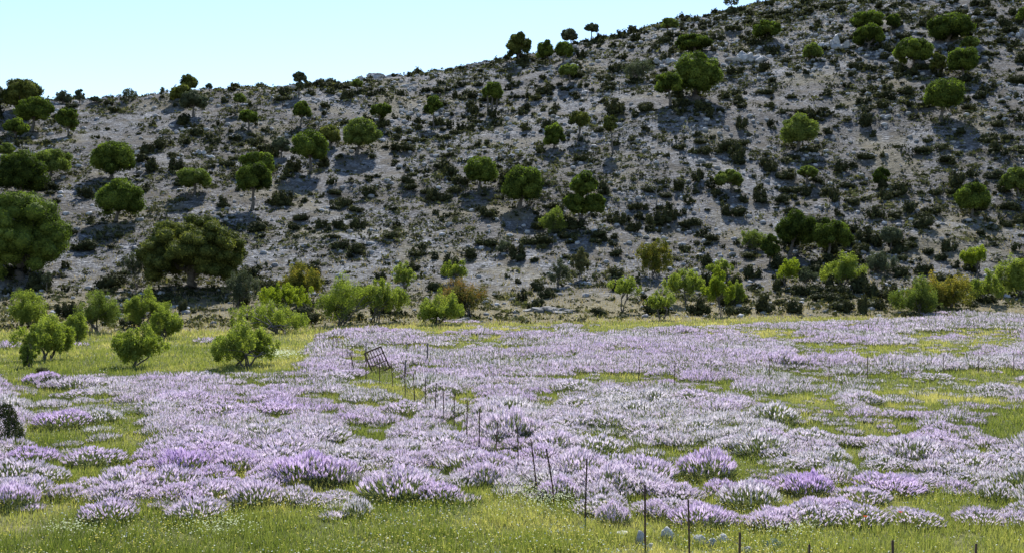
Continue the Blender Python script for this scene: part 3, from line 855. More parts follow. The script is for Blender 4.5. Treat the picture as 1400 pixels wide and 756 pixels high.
outcrop('light boulder pile on the left slope below the skyline oak trio', (262, 284, 201, 212), 212, 6, 8)
outcrop('grey ledge of stones under dark shrubs at centre field edge', (712, 782, 415, 424), 426, 20, 9, 'ledge')
outcrop('low pale ledge right of the rust-tinged bush', (612, 660, 430, 438), 440, 12, 12, 'ledge')

def stone(label, box, seed, mat='rockw', flat=1.0):
    l, r, t, b = box
    P = cast((l + r) / 2, b); sc = P[1] / F
    V, fc = rock_verts(3, ((r - l) / 2 * sc, (r - l) / 2 * sc * .7, (b - t) * sc * .75 * flat), .5, seed)
    mb = MB(); mb.add(V + [0, 0, (b - t) * sc * .35], fc, .9)
    o = mb.build('stone', M[mat], loc=P)
    tag(o, label, 'stone', 'stones by the near fence')
stone('white wedge-shaped stone right of the tall near fence post', (901, 923, 721, 738), 31)
stone('flat pale stone slab in grass left of the tall near fence post', (842, 862, 727, 732), 32)
stone('dark grey upright stone at the left foot of tall near fence post', (868, 882, 728, 744), 33, 'rock')
stone('long grey stone at left of the stone row under a lilac clump', (946, 966, 732, 744), 34, 'rock')
stone('middle grey stone of the row under a lilac clump', (964, 980, 735, 746), 35, 'rock')
stone('pointed pale stone at right end of the stone row', (978, 996, 731, 742), 36, 'rockw')
stone('half-hidden brown-grey stone by the short leaning near post', (1014, 1030, 748, 757), 37, 'rock')
stone('small pale stone at foot of tall near fence post', (884, 896, 744, 752), 38, 'rockw')

# bare dead trunk
def dead_trunk():
    P = cast(898, 283); sc = P[1] / F
    root = empty('dead_tree', P, 'thin bare dead tree on the scree right of the two-tiered oak', 'dead tree')
    tb = MB()
    limb(tb, (0, 0, -.2), (-.1, 0, 24 * sc), .13, .05, .04)
    tb.build('trunk', M['bark_pale'], root)
    for a, b in (((-.05, 0, 14 * sc), (.6, .1, 21 * sc)), ((-.05, 0, 17 * sc), (-.55, 0, 23 * sc)), ((-.08, 0, 20 * sc), (.25, 0, 28 * sc))):
        tb = MB(); limb(tb, a, b, .06, .02, .05); tb.build('branch', M['bark_pale'], root)
dead_trunk()

# ------------------------------------------------------------------ field: where flowers grow
GAPS = [ # cx, cy, rx, ry in the photograph
 (492,486,20,9),(508,508,26,8),(545,526,30,7),(465,470,14,7),
 (110,600,95,15),(60,592,60,10),(130,641,75,14),(165,571,60,7),(60,672,40,9),(205,700,60,9),(30,645,40,6),
 (60,538,60,5),(150,546,50,5),(60,552,50,6),(520,520,45,8),(565,542,45,7),(505,588,55,7),(472,596,26,10),
 (600,656,30,20),(622,590,26,9),(540,560,40,6),(930,636,34,18),(985,642,40,9),(1080,583,45,6),(840,517,55,5),(900,520,40,4),
 (970,528,45,5),(1190,478,110,7),(1300,474,60,6),(1360,464,50,10),(1330,516,90,9),(1250,530,70,14),(1230,548,60,9),
 (1130,520,50,4),(1310,552,90,8),(1380,560,40,8),(1200,580,50,8),(1238,580,25,8),(1165,621,32,9),(1320,610,35,6),(1385,590,35,7),
 (1290,690,120,20),(1370,672,50,8),(1175,655,30,16),(1160,690,14,10),(1040,556,30,4),(720,448,60,5),(830,449,50,5),
 (850,441,60,3),(660,462,45,4),(600,455,40,4),(745,545,40,4),(820,578,30,6),(765,540,35,5),(690,520,40,4),(1010,590,35,5),
 (1060,660,18,10),(735,690,70,14),(870,690,40,10),(965,690,36,9),(30,520,30,6),(385,520,40,4),(290,560,30,4),(370,573,25,5),
 (440,545,40,5),(330,545,30,4),(1120,474,50,4),(1070,455,30,3),(965,452,30,3),(1240,620,30,5),(1390,640,40,6),(1300,583,40,5),
 (350,520,40,4),(640,560,30,6),(850,600,30,5),(700,470,40,3),
]
GAP = np.array(GAPS, float)
EXTRA = [ # patches of flowers beyond the main drift (far left strip)
 (12,472,18,6),(108,470,20,4),(292,466,24,6),(600,437,26,3),(1320,428,80,4),(640,440,30,3)]
EXT = np.array(EXTRA, float)
LOWX = np.array([-200, 0, 60, 100, 180, 260, 330, 420, 480, 560, 640, 700, 800, 830, 900, 1000, 1050, 1200, 1400, 1600])
LOWY = np.array([700, 702, 700, 690, 694, 700, 690, 694, 700, 690, 688, 684, 690, 712, 716, 722, 728, 724, 722, 722])
TOPX = np.array([-200, 0, 100, 250, 400, 425, 440, 520, 600, 680, 780, 900, 1000, 1150, 1250, 1400, 1600])
TOPY = np.array([505, 510, 512, 508, 505, 478, 454, 446, 452, 446, 440, 445, 442, 436, 432, 430, 430])
def coverage(px, py, x, y):
    n = fbm(x / 3.2, y / 3.2, 101, 3) + .25 * (fbm(x / 12, y / 12, 111) - .5)
    c = sstep(.30, .44, n)
    g = np.ones_like(px)
    for cx, cy, rx, ry in GAP:
        wob = (fbm(x / 1.8, y / 1.8, 131) - .5) * .7
        d = np.sqrt(((px - cx) / rx) ** 2 + ((py - cy) / ry) ** 2) + wob
        g = np.minimum(g, sstep(.75, 1.15, d))
    c = c * g
    lo = np.interp(px, LOWX, LOWY); hi = np.interp(px, TOPX, TOPY)
    c = c * sstep(6, -8, py - lo) * sstep(-3, 4, py - hi)
    for cx, cy, rx, ry in EXT:
        d = np.sqrt(((px - cx) / rx) ** 2 + ((py - cy) / ry) ** 2)
        c = np.maximum(c, sstep(1.1, .8, d))
    return c

# explicit clumps that stand out: px, py of the base, width px, height px, hue
SPECIAL = [
 (140,718,76,30,.6,'isolated lilac clump in the bottom left grass'),
 (262,716,80,30,.45,'greyish lilac clump alone in grass near the bottom left'),
 (345,698,82,40,.5,'tall rounded pale clump right of the bottom left grass pair'),
 (487,712,40,30,.1,'small whitish clump in front of the violet mounds'),
 (245,655,74,42,.95,'bright violet mound, most vivid clump on the left'),
 (320,650,70,32,.7,'violet-grey mound joined to the right of the most vivid left mound'),
 (75,590,84,26,.85,'long violet clump below the dark juniper at left'),
 (35,640,80,26,.85,'purple clump at the left edge under the juniper'),
 (120,642,84,26,.6,'broad lilac clump between two grassy gaps at left'),
 (10,700,66,40,.7,'tall lilac clump cut by the left edge near the bottom'),
 (85,688,50,26,.5,'low greyish clump near the bottom left corner'),
 (410,668,90,46,.85,'large violet mound left of centre near the grass edge'),
 (450,668,80,40,.75,'violet mound with dark hollow under it left of centre'),
 (540,690,110,48,.55,'wide lilac mound with dark shaded underside by the front grass'),
 (600,690,60,30,.65,'rounded violet clump at right end of the wide front mound'),
 (662,670,60,40,.5,'grey-lilac clump with dark green base left of the fence'),
 (765,690,60,36,.6,'lilac clump at the left side of the near fence'),
 (840,722,52,36,.55,'lilac clump in the grass left of the tall near post'),
 (900,716,50,28,.6,'small lilac clump between the two tall near posts'),
 (962,728,90,38,.7,'lilac mound over the grey stone row'),
 (970,660,80,46,.75,'rounded violet mound behind the second tall post'),
 (1112,685,66,40,.95,'round vivid violet bush standing alone at lower right'),
 (1030,700,90,40,.2,'grey-green sage bush with few flowers at lower right'),
 (1185,694,80,26,.5,'low pale lilac clump right of the round vivid violet bush'),
 (1370,690,60,30,.2,'whitish clump at the right edge above yellow grass'),
 (1260,726,90,22,.4,'pale lilac strip clump above the bottom right posts'),
 (1180,724,90,26,.4,'pale clump in the low front row at lower right'),
 (1350,724,80,22,.45,'pale lilac clump of the low front row near right corner'),
 (1110,724,90,30,.4,'greenish pale clump of the low front row left part'),
]
FIELD_LAND = [(18,600,'the dark juniper'),(882,750,'the tall near fence post'),(943,770,'the second tall post'),(801,690,'the slim post in flowers'),
 (912,735,'the white wedge stone'),(518,500,'the rusty gate frame'),(1112,680,'the lone vivid violet bush'),(140,712,'the bottom left lone clump'),
 (930,636,'the grass gap behind the fence'),(600,656,'the gap left of the fence'),(130,641,'the left middle grass gap'),(1290,690,'the yellow grass at lower right'),
 (245,650,'the most vivid left mound'),(1320,516,'the long right grass gap'),(500,588,'the narrow central grass gap'),(677,600,'the thin mid fence post'),
 (1105,745,'the short bottom right post'),(1238,580,'the small right grass gap'),(1080,583,'the right middle grass gap'),(400,668,'the large violet mound'),
 (300,600,'the middle of the left drift'),(820,578,'the middle of the right drift'),(420,600,'the inner left drift'),(1380,620,'the right edge drift'),(1010,590,'the right drift centre')]

# ------------------------------------------------------------------ flower clumps
def spikes(mb, P, Dv, ln, wd, tint, hue):
    """crossed slim rhombs along Dv"""
    n = len(P)
    a = rng.random(n) * 3.14
    h = np.stack([np.cos(a), np.sin(a), np.zeros(n)], 1)
    for k in range(2):
        e = h if k == 0 else np.stack([-h[:, 1], h[:, 0], h[:, 2]], 1)
        V = np.stack([P, P + Dv * ln[:, None] * .45 + e * wd[:, None], P + Dv * ln[:, None], P + Dv * ln[:, None] * .45 - e * wd[:, None]], 1).reshape(-1, 3)
        mb.add(V, np.arange(4 * n).reshape(n, 4), np.repeat(tint, 4), np.repeat(np.broadcast_to(hue, (n,)), 4))

def blades(mb, P, Dv, ln, wd, tint):
    n = len(P); a = rng.random(n) * 6.28
    e = np.stack([np.cos(a), np.sin(a), np.zeros(n)], 1) * wd[:, None]
    V = np.stack([P - e, P + e, P + Dv * ln[:, None]], 1).reshape(-1, 3)
    mb.add(V, np.arange(3 * n).reshape(n, 3), np.repeat(tint, 3))

def clump_geo(nsp, nbl, hue, wsc=1.0):
    """unit clump: 1 m wide, about .5 m high"""
    fo, fl = MB(), MB()
    def dome(n, rmax=.5):
        th = rng.random(n) * 6.28; r = rng.random(n) ** .5 * rmax
        z = .40 * np.sqrt(np.clip(1 - (r / .52) ** 2, 0, 1))
        lump = .72 + .56 * vnoise(np.cos(th) * r * 6 + 9, np.sin(th) * r * 6 + 4, int(hue * 1000) + nsp)
        return np.stack([np.cos(th) * r, np.sin(th) * r, z * lump], 1), th, r
    P, th, r = dome(nbl)
    D = unit(np.stack([np.cos(th) * r * 1.6, np.sin(th) * r * 1.6, np.full(nbl, .8)], 1) + rng.normal(size=(nbl, 3)) * .28)
    P2 = P * np.stack([np.full(nbl, .92)] * 2 + [rng.uniform(.1, .8, nbl)], 1)
    blades(fo, P2, D, rng.uniform(.14, .26, nbl), rng.uniform(.010, .02, nbl) * wsc, rng.random(nbl))
    P, th, r = dome(nsp, .5)
    D = unit(np.stack([np.cos(th) * r * .9, np.sin(th) * r * .9, np.full(nsp, 1.)], 1) + rng.normal(size=(nsp, 3)) * .11)
    spikes(fl, P + D * .02, D, rng.uniform(.07, .145, nsp), rng.uniform(.009, .017, nsp) * wsc, np.clip(rng.normal(.55, .25, nsp), 0, 1), np.clip(hue + rng.normal(size=nsp) * .07, 0, 1))
    return fo, fl
HUES = [.05, .2, .3, .4, .45, .5, .55, .6, .7, .8, .9, 1.0]
CL_ME = []
for h in HUES:
    fo, fl = clump_geo(int(420 * (.55 + .6 * h)), 460, h)
    CL_ME.append((h, fo.mesh('sage_foliage', M['sagegreen']), fl.mesh('sage_flowers', M['lilac'])))
def clump_obj(loc, w, hgt, hue, rz):
    k = int(np.argmin([abs(h - hue) for h in HUES]))
    _, m1, m2 = CL_ME[k]
    o = euler_copy(m1, 'flowering_bush', loc, rz, (w, w * rng.uniform(.85, 1.1), hgt))
    c = bpy.data.objects.new('flower_spikes', m2); COL.objects.link(c); c.parent = o; c['kind'] = 'stuff'
    return o

def flowers():
    # candidates
    X, Y, W = [], [], []
    y = 18.5
    rows = []
    while y < 103:
        st = .52 + .0022 * y
        half = .52 * y + 4
        xs = np.arange(-half, half, st)
        rows.append((xs + rng.normal(size=len(xs)) * st * .3, np.full(len(xs), y) + rng.normal(size=len(xs)) * st * .3, np.full(len(xs), st)))
        y += st * .95
    x = np.concatenate([r[0] for r in rows]); y = np.concatenate([r[1] for r in rows]); st = np.concatenate([r[2] for r in rows])
    z = ground(x, y); px, py = to_px(x, y, z)
    qx, qy = to_px(x, y, z + .30)
    cov = np.minimum(coverage(px, py, x, y), coverage(px, qy, x, y))
    lowp = np.interp(px, LOWX, LOWY)
    sparse = (cov < .35) & (rng.random(len(x)) < .26) & (py < lowp + 10) & (py > np.interp(px, TOPX, TOPY) + 3)
    keep = (rng.random(len(x)) < cov) | sparse
    # room for the clumps that stand out
    for sx, sy, sw, sh, *_ in SPECIAL:
        keep &= ~((np.abs(px - sx) < sw * .42) & (np.abs(py - (sy - 2)) < sw * .2))
    keep &= ~((np.abs(px - 518) < 26) & (np.abs(py - 514) < 10))
    x, y, z, px, py, st, cov = [a[keep] for a in (x, y, z, px, py, st, cov)]
    n = len(x)
    hue = np.clip(.40 + (fbm(x / 4, y / 4, 151) - .5) * 1.1 + rng.normal(size=n) * .1 + np.interp(px, [0, 600, 1000, 1400], [.16, .02, -.05, -.06]), 0, 1)
    hue = np.where(hue > .6, .6 + (hue - .6) * .6, hue)
    green = np.maximum(sstep(.5, .66, fbm(x / 4.5, y / 4.5, 171)), (cov < .3) * .85)
    green = np.maximum(green, ((py < 522) & (px < 330)) * .75)      # patches poor in flowers
    w = st * rng.uniform(1.15, 1.9, n) * (1 + .5 * (rng.random(n) < .15)) * (1 - .4 * (cov < .3))
    fpx = np.interp(py, [440, 478, 515, 560, 600, 640, 700, 760], [430, 500, 555, 640, 700, 745, 830, 900])
    fence_near = np.exp(-((px - fpx) / 26) ** 2) * (py < 690)
    hgt = w * rng.uniform(.5, .8, n) * np.clip(.5 + .6 * cov, 0, 1) * np.interp(y, [19, 40, 100], [1., .78, .66]) * (1 + .45 * fence_near)
    # the taller hedge-like row along the middle fence at right
    hedge = np.exp(-((py - 497 - (px - 1050) * .004) / 6) ** 2) * (px > 1000)
    hgt = hgt * (1 + .7 * hedge)
    vis = (px > -10) & (px < 1410) & (py < 770)
    score = np.where(vis, w / y, 0)
    n_ind = 300 - len(SPECIAL)
    top = np.argsort(-score)[:n_ind]
    rest = np.setdiff1d(np.arange(n), top)
    items, objs = [], []
    GR = 'lilac flowering sage bushes in the field'
    for i in top:
        o = clump_obj((x[i], y[i], z[i] - .02), w[i], hgt[i] * 1.02, hue[i] * (1 - .3 * green[i]), rng.random() * 6.28)
        h = hue[i]
        look = ('whitish' if h < .22 else 'pale lilac' if h < .48 else 'lilac' if h < .7 else 'violet')
        look = ('low ' if hgt[i] < .42 else 'tall ' if hgt[i] > .62 else '') + look
        items.append((px[i], py[i], look)); objs.append(o)
    for o, lb in zip(objs, label_many(items, FIELD_LAND, 'flowering bush')): tag(o, lb, 'flowering bush', GR)
    for sx, sy, sw, sh, hu, lb in SPECIAL:
        P = cast(sx, sy - 3); sc = P[1] / F
        ww = sw * sc
        o = clump_obj((P[0], P[1] + ww * .3, ground(P[0], P[1] + ww * .3) - .02), ww, max(.5, sh * sc * 1.7), hu, rng.random() * 6.28)
        tag(o, lb, 'flowering bush', GR)
    fo, fl = MB(), MB()
    for i in rest:
        yy = y[i]
        ns = int(np.clip(8200 / yy, 90, 260) * (1 - .6 * green[i])); nb = int(np.clip(4200 / yy, 45, 140))
        wsc = max(1.0, yy / 42)
        th = rng.random(ns) * 6.28; r = rng.random(ns) ** .5 * .5
        zz = .40 * np.sqrt(np.clip(1 - (r / .52) ** 2, 0, 1)) * rng.uniform(.75, 1.2, ns)
        S = np.array([w[i], w[i], hgt[i]])
        P = np.stack([np.cos(th) * r, np.sin(th) * r, zz], 1) * S + [x[i], y[i], z[i]]
        D = unit(np.stack([np.cos(th) * r * .9, np.sin(th) * r * .9, np.ones(ns)], 1) + rng.normal(size=(ns, 3)) * .15)
        spikes(fl, P, D, rng.uniform(.075, .15, ns) * (w[i] + .25) * .8, rng.uniform(.0095, .018, ns) * wsc, np.clip(rng.normal(.55, .25, ns), 0, 1), np.clip(hue[i] + rng.normal(size=ns) * .06, 0, 1))
        th = rng.random(nb) * 6.28; r = rng.random(nb) ** .5 * .5
        zz = .40 * np.sqrt(np.clip(1 - (r / .52) ** 2, 0, 1)) * rng.uniform(.1, .95, nb)
        P = np.stack([np.cos(th) * r, np.sin(th) * r, zz], 1) * S + [x[i], y[i], z[i]]
        D = unit(np.stack([np.cos(th) * r * 1.5, np.sin(th) * r * 1.5, np.full(nb, .8)], 1) + rng.normal(size=(nb, 3)) * .28)
        blades(fo, P, D, rng.uniform(.14, .26, nb) * (w[i] + .2), rng.uniform(.010, .02, nb) * wsc, rng.random(nb))
    a = fo.build('flowering_field', M['sagegreen'])
    tag(a, 'lilac drift of smaller flowering sage bushes filling the field', 'flowers', None, 'stuff')
    b = fl.build('flower_spikes', M['lilac'], a)
    tag(b, kind='stuff')
    print('clumps', len(top), len(rest))
flowers()

# ------------------------------------------------------------------ grass and wildflowers (stuff)
def grass():
    ys = []; xs = []
    y0 = 12.0
    while y0 < 93:
        y1 = y0 * 1.06
        half = .5 * y1 + 3
        area = 2 * half * (y1 - y0)
        d = min(900, 3.0e5 / (y0 * y0)) * (1 if y0 > 17 else .5)
        n = int(area * d)
        xs.append(rng.uniform(-half, half, n)); ys.append(rng.uniform(y0, y1, n))
        y0 = y1
    x = np.concatenate(xs); y = np.concatenate(ys); n = len(x)
    z = ground(x, y)
    px, py = to_px(x, y, z)
    tuft = fbm(x / .5, y / .5, 201, 2)
    k = (rng.random(n) < .35 + .9 * tuft) & (rng.random(n) < sstep(5, -4, y - field_edge(x, y)) + .05)
    x, y, z, px, py, tuft = [a[k] for a in (x, y, z, px, py, tuft)]; n = len(x)
    wsc = np.maximum(1, y / 24)
    patch = fbm(x / 4, y / 4, 211)
    dry = sstep(.5, .7, fbm(x / 2.6, y / 2.6, 215)) * .35 + np.interp(y, [17, 50, 62, 75, 100], [0, .04, .16, .30, .34]) + .22 * sstep(26, 19, y) * sstep(500, 1000, px)
    h = rng.uniform(.08, .24, n) * (.6 + .9 * tuft) * np.interp(y, [19, 100], [1, 1.1])
    D = unit(np.stack([rng.normal(size=n) * .35, rng.normal(size=n) * .35, np.ones(n)], 1))
    mb = MB()
    blades(mb, np.stack([x, y, z - .02], 1), D, h, rng.uniform(.006, .013, n) * wsc, np.clip(.25 + .55 * (patch - .3) + dry + rng.normal(size=n) * .16, 0, 1))
    tag(mb.build('grass', M['grass']), 'short green meadow grass covering the field floor', 'grass', None, 'stuff')
    print('grass', n)
    # tiny yellow and white wild flowers
    m = 46000
    y = 1 / rng.uniform(1 / 100., 1 / 17., m); x = rng.uniform(-.5, .5, m) * y
    k = rng.random(m) < sstep(.42, .66, fbm(x / 2.2, y / 2.2, 231)) * .9 + .12
    x, y = x[k], y[k]; m = len(x); z = ground(x, y)
    C = np.stack([x, y, z + rng.uniform(.08, .26, m)], 1)
    N = unit(rdir(m) * .6 + [0, -.25, 1])
    V, fc = leaf_quads(C, N, rng.uniform(.010, .019, m) * np.maximum(1, y / 30), .9)
    t = np.where(rng.random(m) < .72, rng.uniform(0, .5, m), rng.uniform(.55, 1, m))
    mb = MB(); mb.add(V, fc, np.repeat(t, 4))
    tag(mb.build('wildflowers', M['wild']), 'tiny yellow and white wild flowers speckling the grass', 'wild flowers', None, 'stuff')
    # creamy umbel flowers left of the fence
    mb = MB()
    for cx, cy, rx, ry, m in ((375, 490, 45, 10, 500), (362, 480, 14, 4, 160), (790, 700, 0, 0, 0), (745, 695, 50, 22, 420), (95, 735, 40, 8, 160), (300, 735, 60, 14, 260), (1085, 735, 40, 10, 120)):
        for _ in range(m):
            q = rng.normal(size=2) * .5
            P = cast_fast(cx + q[0] * rx, cy + q[1] * ry)
            s = P[1] / F * 1.3
            V, fc = leaf_quads(P[None] + [[0, 0, rng.uniform(.18, .34)]], unit(np.array([[rng.normal() * .3, -.4, 1]])), s * rng.uniform(.5, 1.1), .8)
            mb.add(V, fc, rng.random())
    tag(mb.build('umbel_flowers', M['umbel']), 'creamy white umbel flowers in loose patches in the grass', 'wild flowers', None, 'stuff')
def cast_fast(px, py):
    t = (py - CY) / F
    y = CAMZ / (t + .0162)
    x = (px - CX) / F * y
    return np.array([x, y, float(ground(x, y))])
grass()

# poppies by the bottom right
for px, py, lb in ((1231, 722, 'small red poppy in front of the pale flower strip at lower right'), (1183, 729, 'faded orange-red poppy near the bottom right posts')):
    P = cast(px, py)
    root = empty('poppy', P, lb, 'poppy', 'red poppies')
    mb = MB(); V, fc = tube([(0, 0, -.02), (.01, 0, .15), (0, 0, .3)], [.006, .005, .004], 5); mb.add(V, fc); mb.build('stem', M['grass'], root)
    mb = MB()
    for k in range(5):
        a = k * 1.2566
        e = np.array([math.cos(a), math.sin(a), .5]); f = np.array([-math.sin(a), math.cos(a), 0])
        c = np.array([0, 0, .3])
        mb.add(np.stack([c, c + e * .03 + f * .02, c + e * .045, c + e * .03 - f * .02]), np.array([[0, 1, 2, 3]]), rng.random())
    mb.build('petals', M['poppy'], root)

# ------------------------------------------------------------------ juniper at the left edge, spurge bush
def juniper():
    P = cast(8, 606); sc = P[1] / F
    root = empty('juniper_bush', P, 'dark juniper bush cut by the left photo edge, standing among the flowers', 'juniper')
    mb = MB(); L = []
    for i in range(38):
        q = rng.random()
        th = rng.random() * 6.28
        zz = q * 44 * sc
        r = (1 - q * .75) * 22 * sc
        rad = np.array([.09, .09, .17]) * rng.uniform(.7, 1.3)
        L.append((np.array([math.cos(th) * r, math.sin(th) * r, zz + .08]), rad))
    L.append((np.array([0, 0, .4]), np.array([.2, .2, .45])))
    leaves_on(mb, L, 7500, .022, tint0=.5, shell=.4, loose=1.2)
    mb.build('foliage', M['juniper'], root)
    tb = MB()
    for i in range(7): limb(tb, (0, 0, -.05), L[i * 4][0], .035, .012, .08)
    tb.build('stems', M['bark'], root, smooth=True)
M['juniper'] = leaf_mat('juniper_needles', [(0, (.018, .024, .010)), (.5, (.04, .052, .02)), (1, (.085, .10, .035))], .2, (1.1, 1.1, .6))
juniper()
M['spurge'] = leaf_mat('blue_grey_leaves', [(0, (.10, .15, .12)), (1, (.25, .31, .25))], .3, (1, 1, .9))
def spurge(px, py, w, label):
    P = cast(px, py); sc = P[1] / F
    fo = MB(); m = 260
    d = rdir(m); d[:, 2] = np.abs(d[:, 2])
    C = d * np.array([w * sc / 2, w * sc / 2, w * sc * .42]) * rng.uniform(.5, 1, (m, 1))
    V, fc = leaf_quads(C, unit(d + rdir(m) * .7), .035, .35); fo.add(V, fc, np.repeat(rng.random(m), 4))
    tag(fo.build('blue_grey_plant', M['spurge'], loc=P), label, 'plant')
spurge(1058, 750, 34, 'blue-grey leafy plant at the foot of the flowers near bottom right')

# dark roundish bushes by themselves at the field's edge
def edge_shrub(box, label, k, mat='shrub'):
    l, r, t, b = box
    P = cast((l + r) / 2, b); sc = P[1] / F
    mb = shrub_geo(k, 900, .045)
    W = (r - l) * sc; H = (b - t) * sc / .75
    mb.v = [v * np.array([W, W, H]) for v in mb.v]
    tag(mb.build('dark_shrub', M[mat], loc=P), label, 'shrub', 'dark shrubs at the field edge')
edge_shrub((806, 831, 413, 431), 'black round shrub alone in pale grass left of the small single-stem tree', 'round')
edge_shrub((1151, 1165, 407, 428), 'narrow dark shrub, left one of two below the feathery tree', 'spiky')
edge_shrub((1168, 1188, 397, 430), 'taller dark shrub, right one of two below the feathery tree', 'spiky')
edge_shrub((416, 437, 424, 443), 'black round shrub at the far end of the fence', 'round')
edge_shrub((242, 259, 411, 428), 'small dark pointed shrub in the black shadow of the huge lumpy oak', 'spiky')
edge_shrub((728, 745, 404, 418), 'dark shrub on the grey stone ledge at centre', 'round')
edge_shrub((48, 74, 494, 510), 'dark low shrub at foot of the largest left field bush', 'low')
edge_shrub((60, 100, 506, 530), 'dark grey-green mound at left between grass and flowers', 'round', 'scrub')

# ------------------------------------------------------------------ fences
def post_mesh(parent, P, top, r, mat, lean=(0, 0)):
    """angle-iron style stake with a slightly bent top and a bevelled cap"""
    h = top
    mb = MB()
    pts = [(0, 0, -.2), (lean[0] * .3, lean[1] * .3, h * .35), (lean[0] * .65, lean[1] * .65, h * .7), (lean[0], lean[1], h), (lean[0], lean[1], h + r * .6)]
    V, fc = tube(pts, [r, r * .97, r * .95, r * .95, r * .4], 6)
    mb.add(V + (np.asarray(P) - PAR), fc)
    for q in (.3, .6, .85):   # wire notches
        V, fc = rock_verts(0, (r * 1.5, r * 1.5, r * .6), 0, 1)
        mb.add(V + (np.asarray(P) - PAR) + [lean[0] * q, lean[1] * q, h * q], fc)
    return mb.build('post', mat, parent)
PAR = np.zeros(3)
def fence(label, posts, mat, group=None, r=.019, wires=(.3, .6, .85)):
    global PAR
    P0 = cast(posts[0][0], min(posts[0][1], 760)) if posts[0][1] <= 760 else cast_fast(*posts[0][:2])
    PAR = P0
    root = empty('wire_fence', P0, label, 'fence')
    feet = []
    for px, d, h, lx, ly in [(p[0], p[2], p[3], p[4], p[5]) for p in posts]:
        x = (px - CX) / F * d
        P = np.array([x, d, float(ground(x, d))])
        post_mesh(root, P, h * float(np.interp(d, [20, 40], [1, .9])), r * rng.uniform(.8, 1.1) * float(np.interp(d, [20, 40], [1, .95])), mat, (lx, ly)); feet.append((P, h, lx, ly))
    for q in wires:
        wb = MB()
        for (a, ha, ax, ay), (b, hb, bx, by) in zip(feet[:-1], feet[1:]):
            A = a + [ax * q, ay * q, ha * q] - PAR; B = b + [bx * q, by * q, hb * q] - PAR
            t = np.linspace(0, 1, 7)[:, None]
            Pt = A + (B - A) * t; Pt[:, 2] -= .05 * np.sin(np.pi * t[:, 0])
            V, fc = tube(Pt, np.full(7, .003), 4); wb.add(V, fc)
        wb.build('wire', M['rust'], root)
    return root
def D(top):   # distance of a 1.2 m stake from where its tip shows
    return 3.88 / ((top - CY) / F + .0162)
main = [(1330,742),(1222,737),(1105,740),(1010,719),(943,684),(882,660),(800,628),(759,613),(734,596),(709,579),(677,566),(655,553),(638,543),(621,533),(607,525),
        (595,517),(581,511),(567,505),(554,500),(537,492),(519,488),(500,484),(486,478),(481,476),(474,471),(468,467),(461,463),(455,458),(449,452),(443,448),(437,444),(431,441)]
mp = []
for i, (px, top) in enumerate(main):
    d = D(top)
    h = 1.2 * rng.uniform(.96, 1.03)
    if top in (719,): h = 1.15
    lx = rng.normal() * .03 + (-.12 if px in (759, 734) else 0) + (-.18 if px == 486 else 0)
    mp.append((px, 0, d, h, lx, rng.normal() * .03))
fence('thin rusty stake and wire fence running diagonally through the flowers to the field end', [(p[0], 700, *p[2:]) for p in mp], M['rust'])
mid = [(873,480),(922,484),(972,480),(1052,480),(1133,479),(1186,478),(1235,476),(1290,476),(1338,474),(1386,475),(1440,475)]
fence('faint stake fence crossing the right side of the field above the long grass gap', [(px, 490, D(t), 1.12, rng.normal() * .02, 0) for px, t in mid], M['rust'], r=.018)

def single_post(px, py, hpx, wpx, label):
    P = cast(px, py); sc = P[1] / F
    mb = MB()
    h = hpx * sc * 1.6; r = wpx * sc / 2
    V, fc = tube([(0, 0, -.2), (.01, 0, h * .5), (.02, 0, h), (.02, 0, h + r * .3)], [r, r * .95, r * .9, r * .5], 7); mb.add(V, fc)
    V, fc = rock_verts(1, (r * 1.3, r * 1.3, r * .8), .2, 3); mb.add(V + [.02, 0, h], fc)
    tag(mb.build('wooden_post', M['wood'], loc=P), label, 'post', 'old posts in the flowers')
single_post(584, 498, 18, 2.6, 'short thick wooden post under a grey clump right of the rusty gate frame')
single_post(554, 518, 16, 2.4, 'short wooden post below a pale clump right of the rusty gate frame')
single_post(556, 487, 12, 1.6, 'thin far wooden post above the rusty gate frame')
single_post(500, 496, 18, 2, 'leaning wooden post at the left of rusty gate frame')

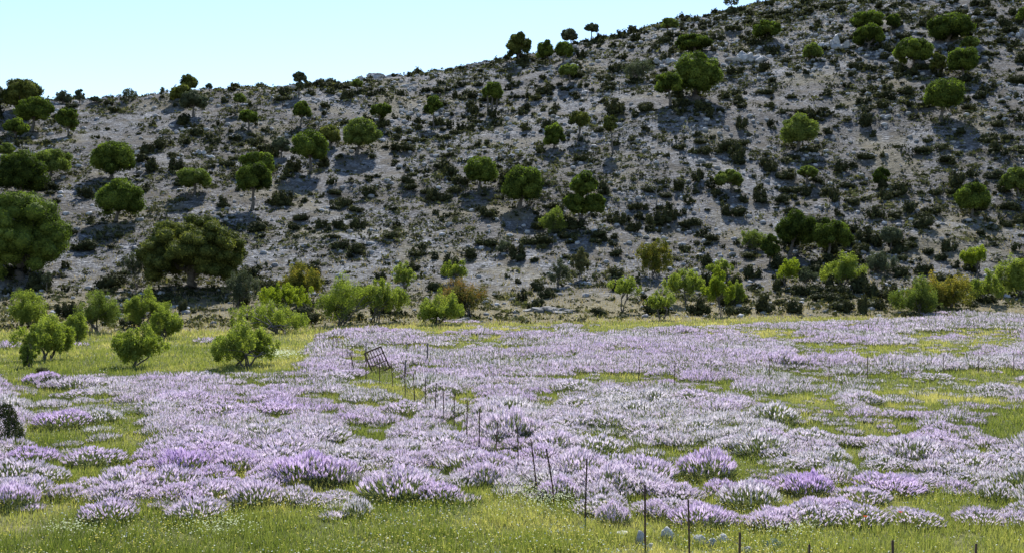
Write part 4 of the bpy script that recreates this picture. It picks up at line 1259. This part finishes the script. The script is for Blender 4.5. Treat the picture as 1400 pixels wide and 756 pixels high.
def gate():
    P = cast(522, 508); sc = P[1] / F
    root = empty('gate_frame', P, 'rusty barred iron gate frame leaning in the grass by the fence', 'gate')
    root.rotation_euler = (math.radians(-18), math.radians(-22), math.radians(12))
    w, h = 24 * sc, 33 * sc
    fr = MB()
    for a, b in (((-w / 2, 0, 0), (-w / 2, 0, h)), ((w / 2, 0, 0), (w / 2, 0, h)), ((-w / 2, 0, .02), (w / 2, 0, .02)), ((-w / 2, 0, h), (w / 2, 0, h))):
        V, fc = tube([a, (np.array(a) + b) / 2, b], [.036] * 3, 6); fr.add(V, fc)
    fr.build('frame', M['rust'], root)
    for i in range(5):
        xx = -w / 2 + w * (i + 1) / 6
        mb = MB(); V, fc = tube([(xx, .004, .03), (xx + .008 * (i % 2), .004, h * .5), (xx, .004, h - .02)], [.02] * 3, 5); mb.add(V, fc); mb.build('bar', M['rust'], root)
    for q in (.36, .7):
        mb = MB(); V, fc = tube([(-w / 2 + .02, -.03, h * q), (0, -.03, h * q), (w / 2 - .02, -.03, h * q)], [.024] * 3, 5); mb.add(V, fc); mb.build('cross_bar', M['rust'], root)
gate()

# ------------------------------------------------------------------ light, sky, camera
SUN_EL, SUN_AZ = math.radians(47), math.radians(5.5)
w = bpy.data.worlds.new('World'); scene.world = w; w.use_nodes = True
nt = w.node_tree
bg = nt.nodes['Background']
sky = nt.nodes.new('ShaderNodeTexSky'); sky.sky_type = 'NISHITA'; sky.sun_disc = False
sky.sun_elevation = SUN_EL; sky.sun_rotation = SUN_AZ
sky.altitude = 600; sky.air_density = 1.0; sky.dust_density = 0.15; sky.ozone_density = 2.0
nt.links.new(sky.outputs[0], bg.inputs[0]); bg.inputs[1].default_value = .108
sd = Vector((math.sin(SUN_AZ) * math.cos(SUN_EL), math.cos(SUN_AZ) * math.cos(SUN_EL), math.sin(SUN_EL)))
ld = bpy.data.lights.new('sun', 'SUN'); ld.energy = 4.7; ld.angle = math.radians(.53); ld.color = (1, .975, .94)
lo = bpy.data.objects.new('sun', ld); COL.objects.link(lo)
lo.rotation_euler = (-sd).to_track_quat('-Z', 'Y').to_euler()

cam = bpy.data.cameras.new('camera'); co = bpy.data.objects.new('camera', cam); COL.objects.link(co)
cam.sensor_width = 36; cam.lens = 36 * F / 1400; cam.clip_end = 5000; cam.clip_start = .1
co.location = (0, 0, CAMZ); co.rotation_euler = (math.radians(90), 0, 0)
scene.camera = co
scene.render.engine = 'CYCLES'
scene.view_settings.view_transform = 'Standard'; scene.view_settings.look = 'None'
scene.view_settings.exposure = 0.95; scene.view_settings.gamma = 1
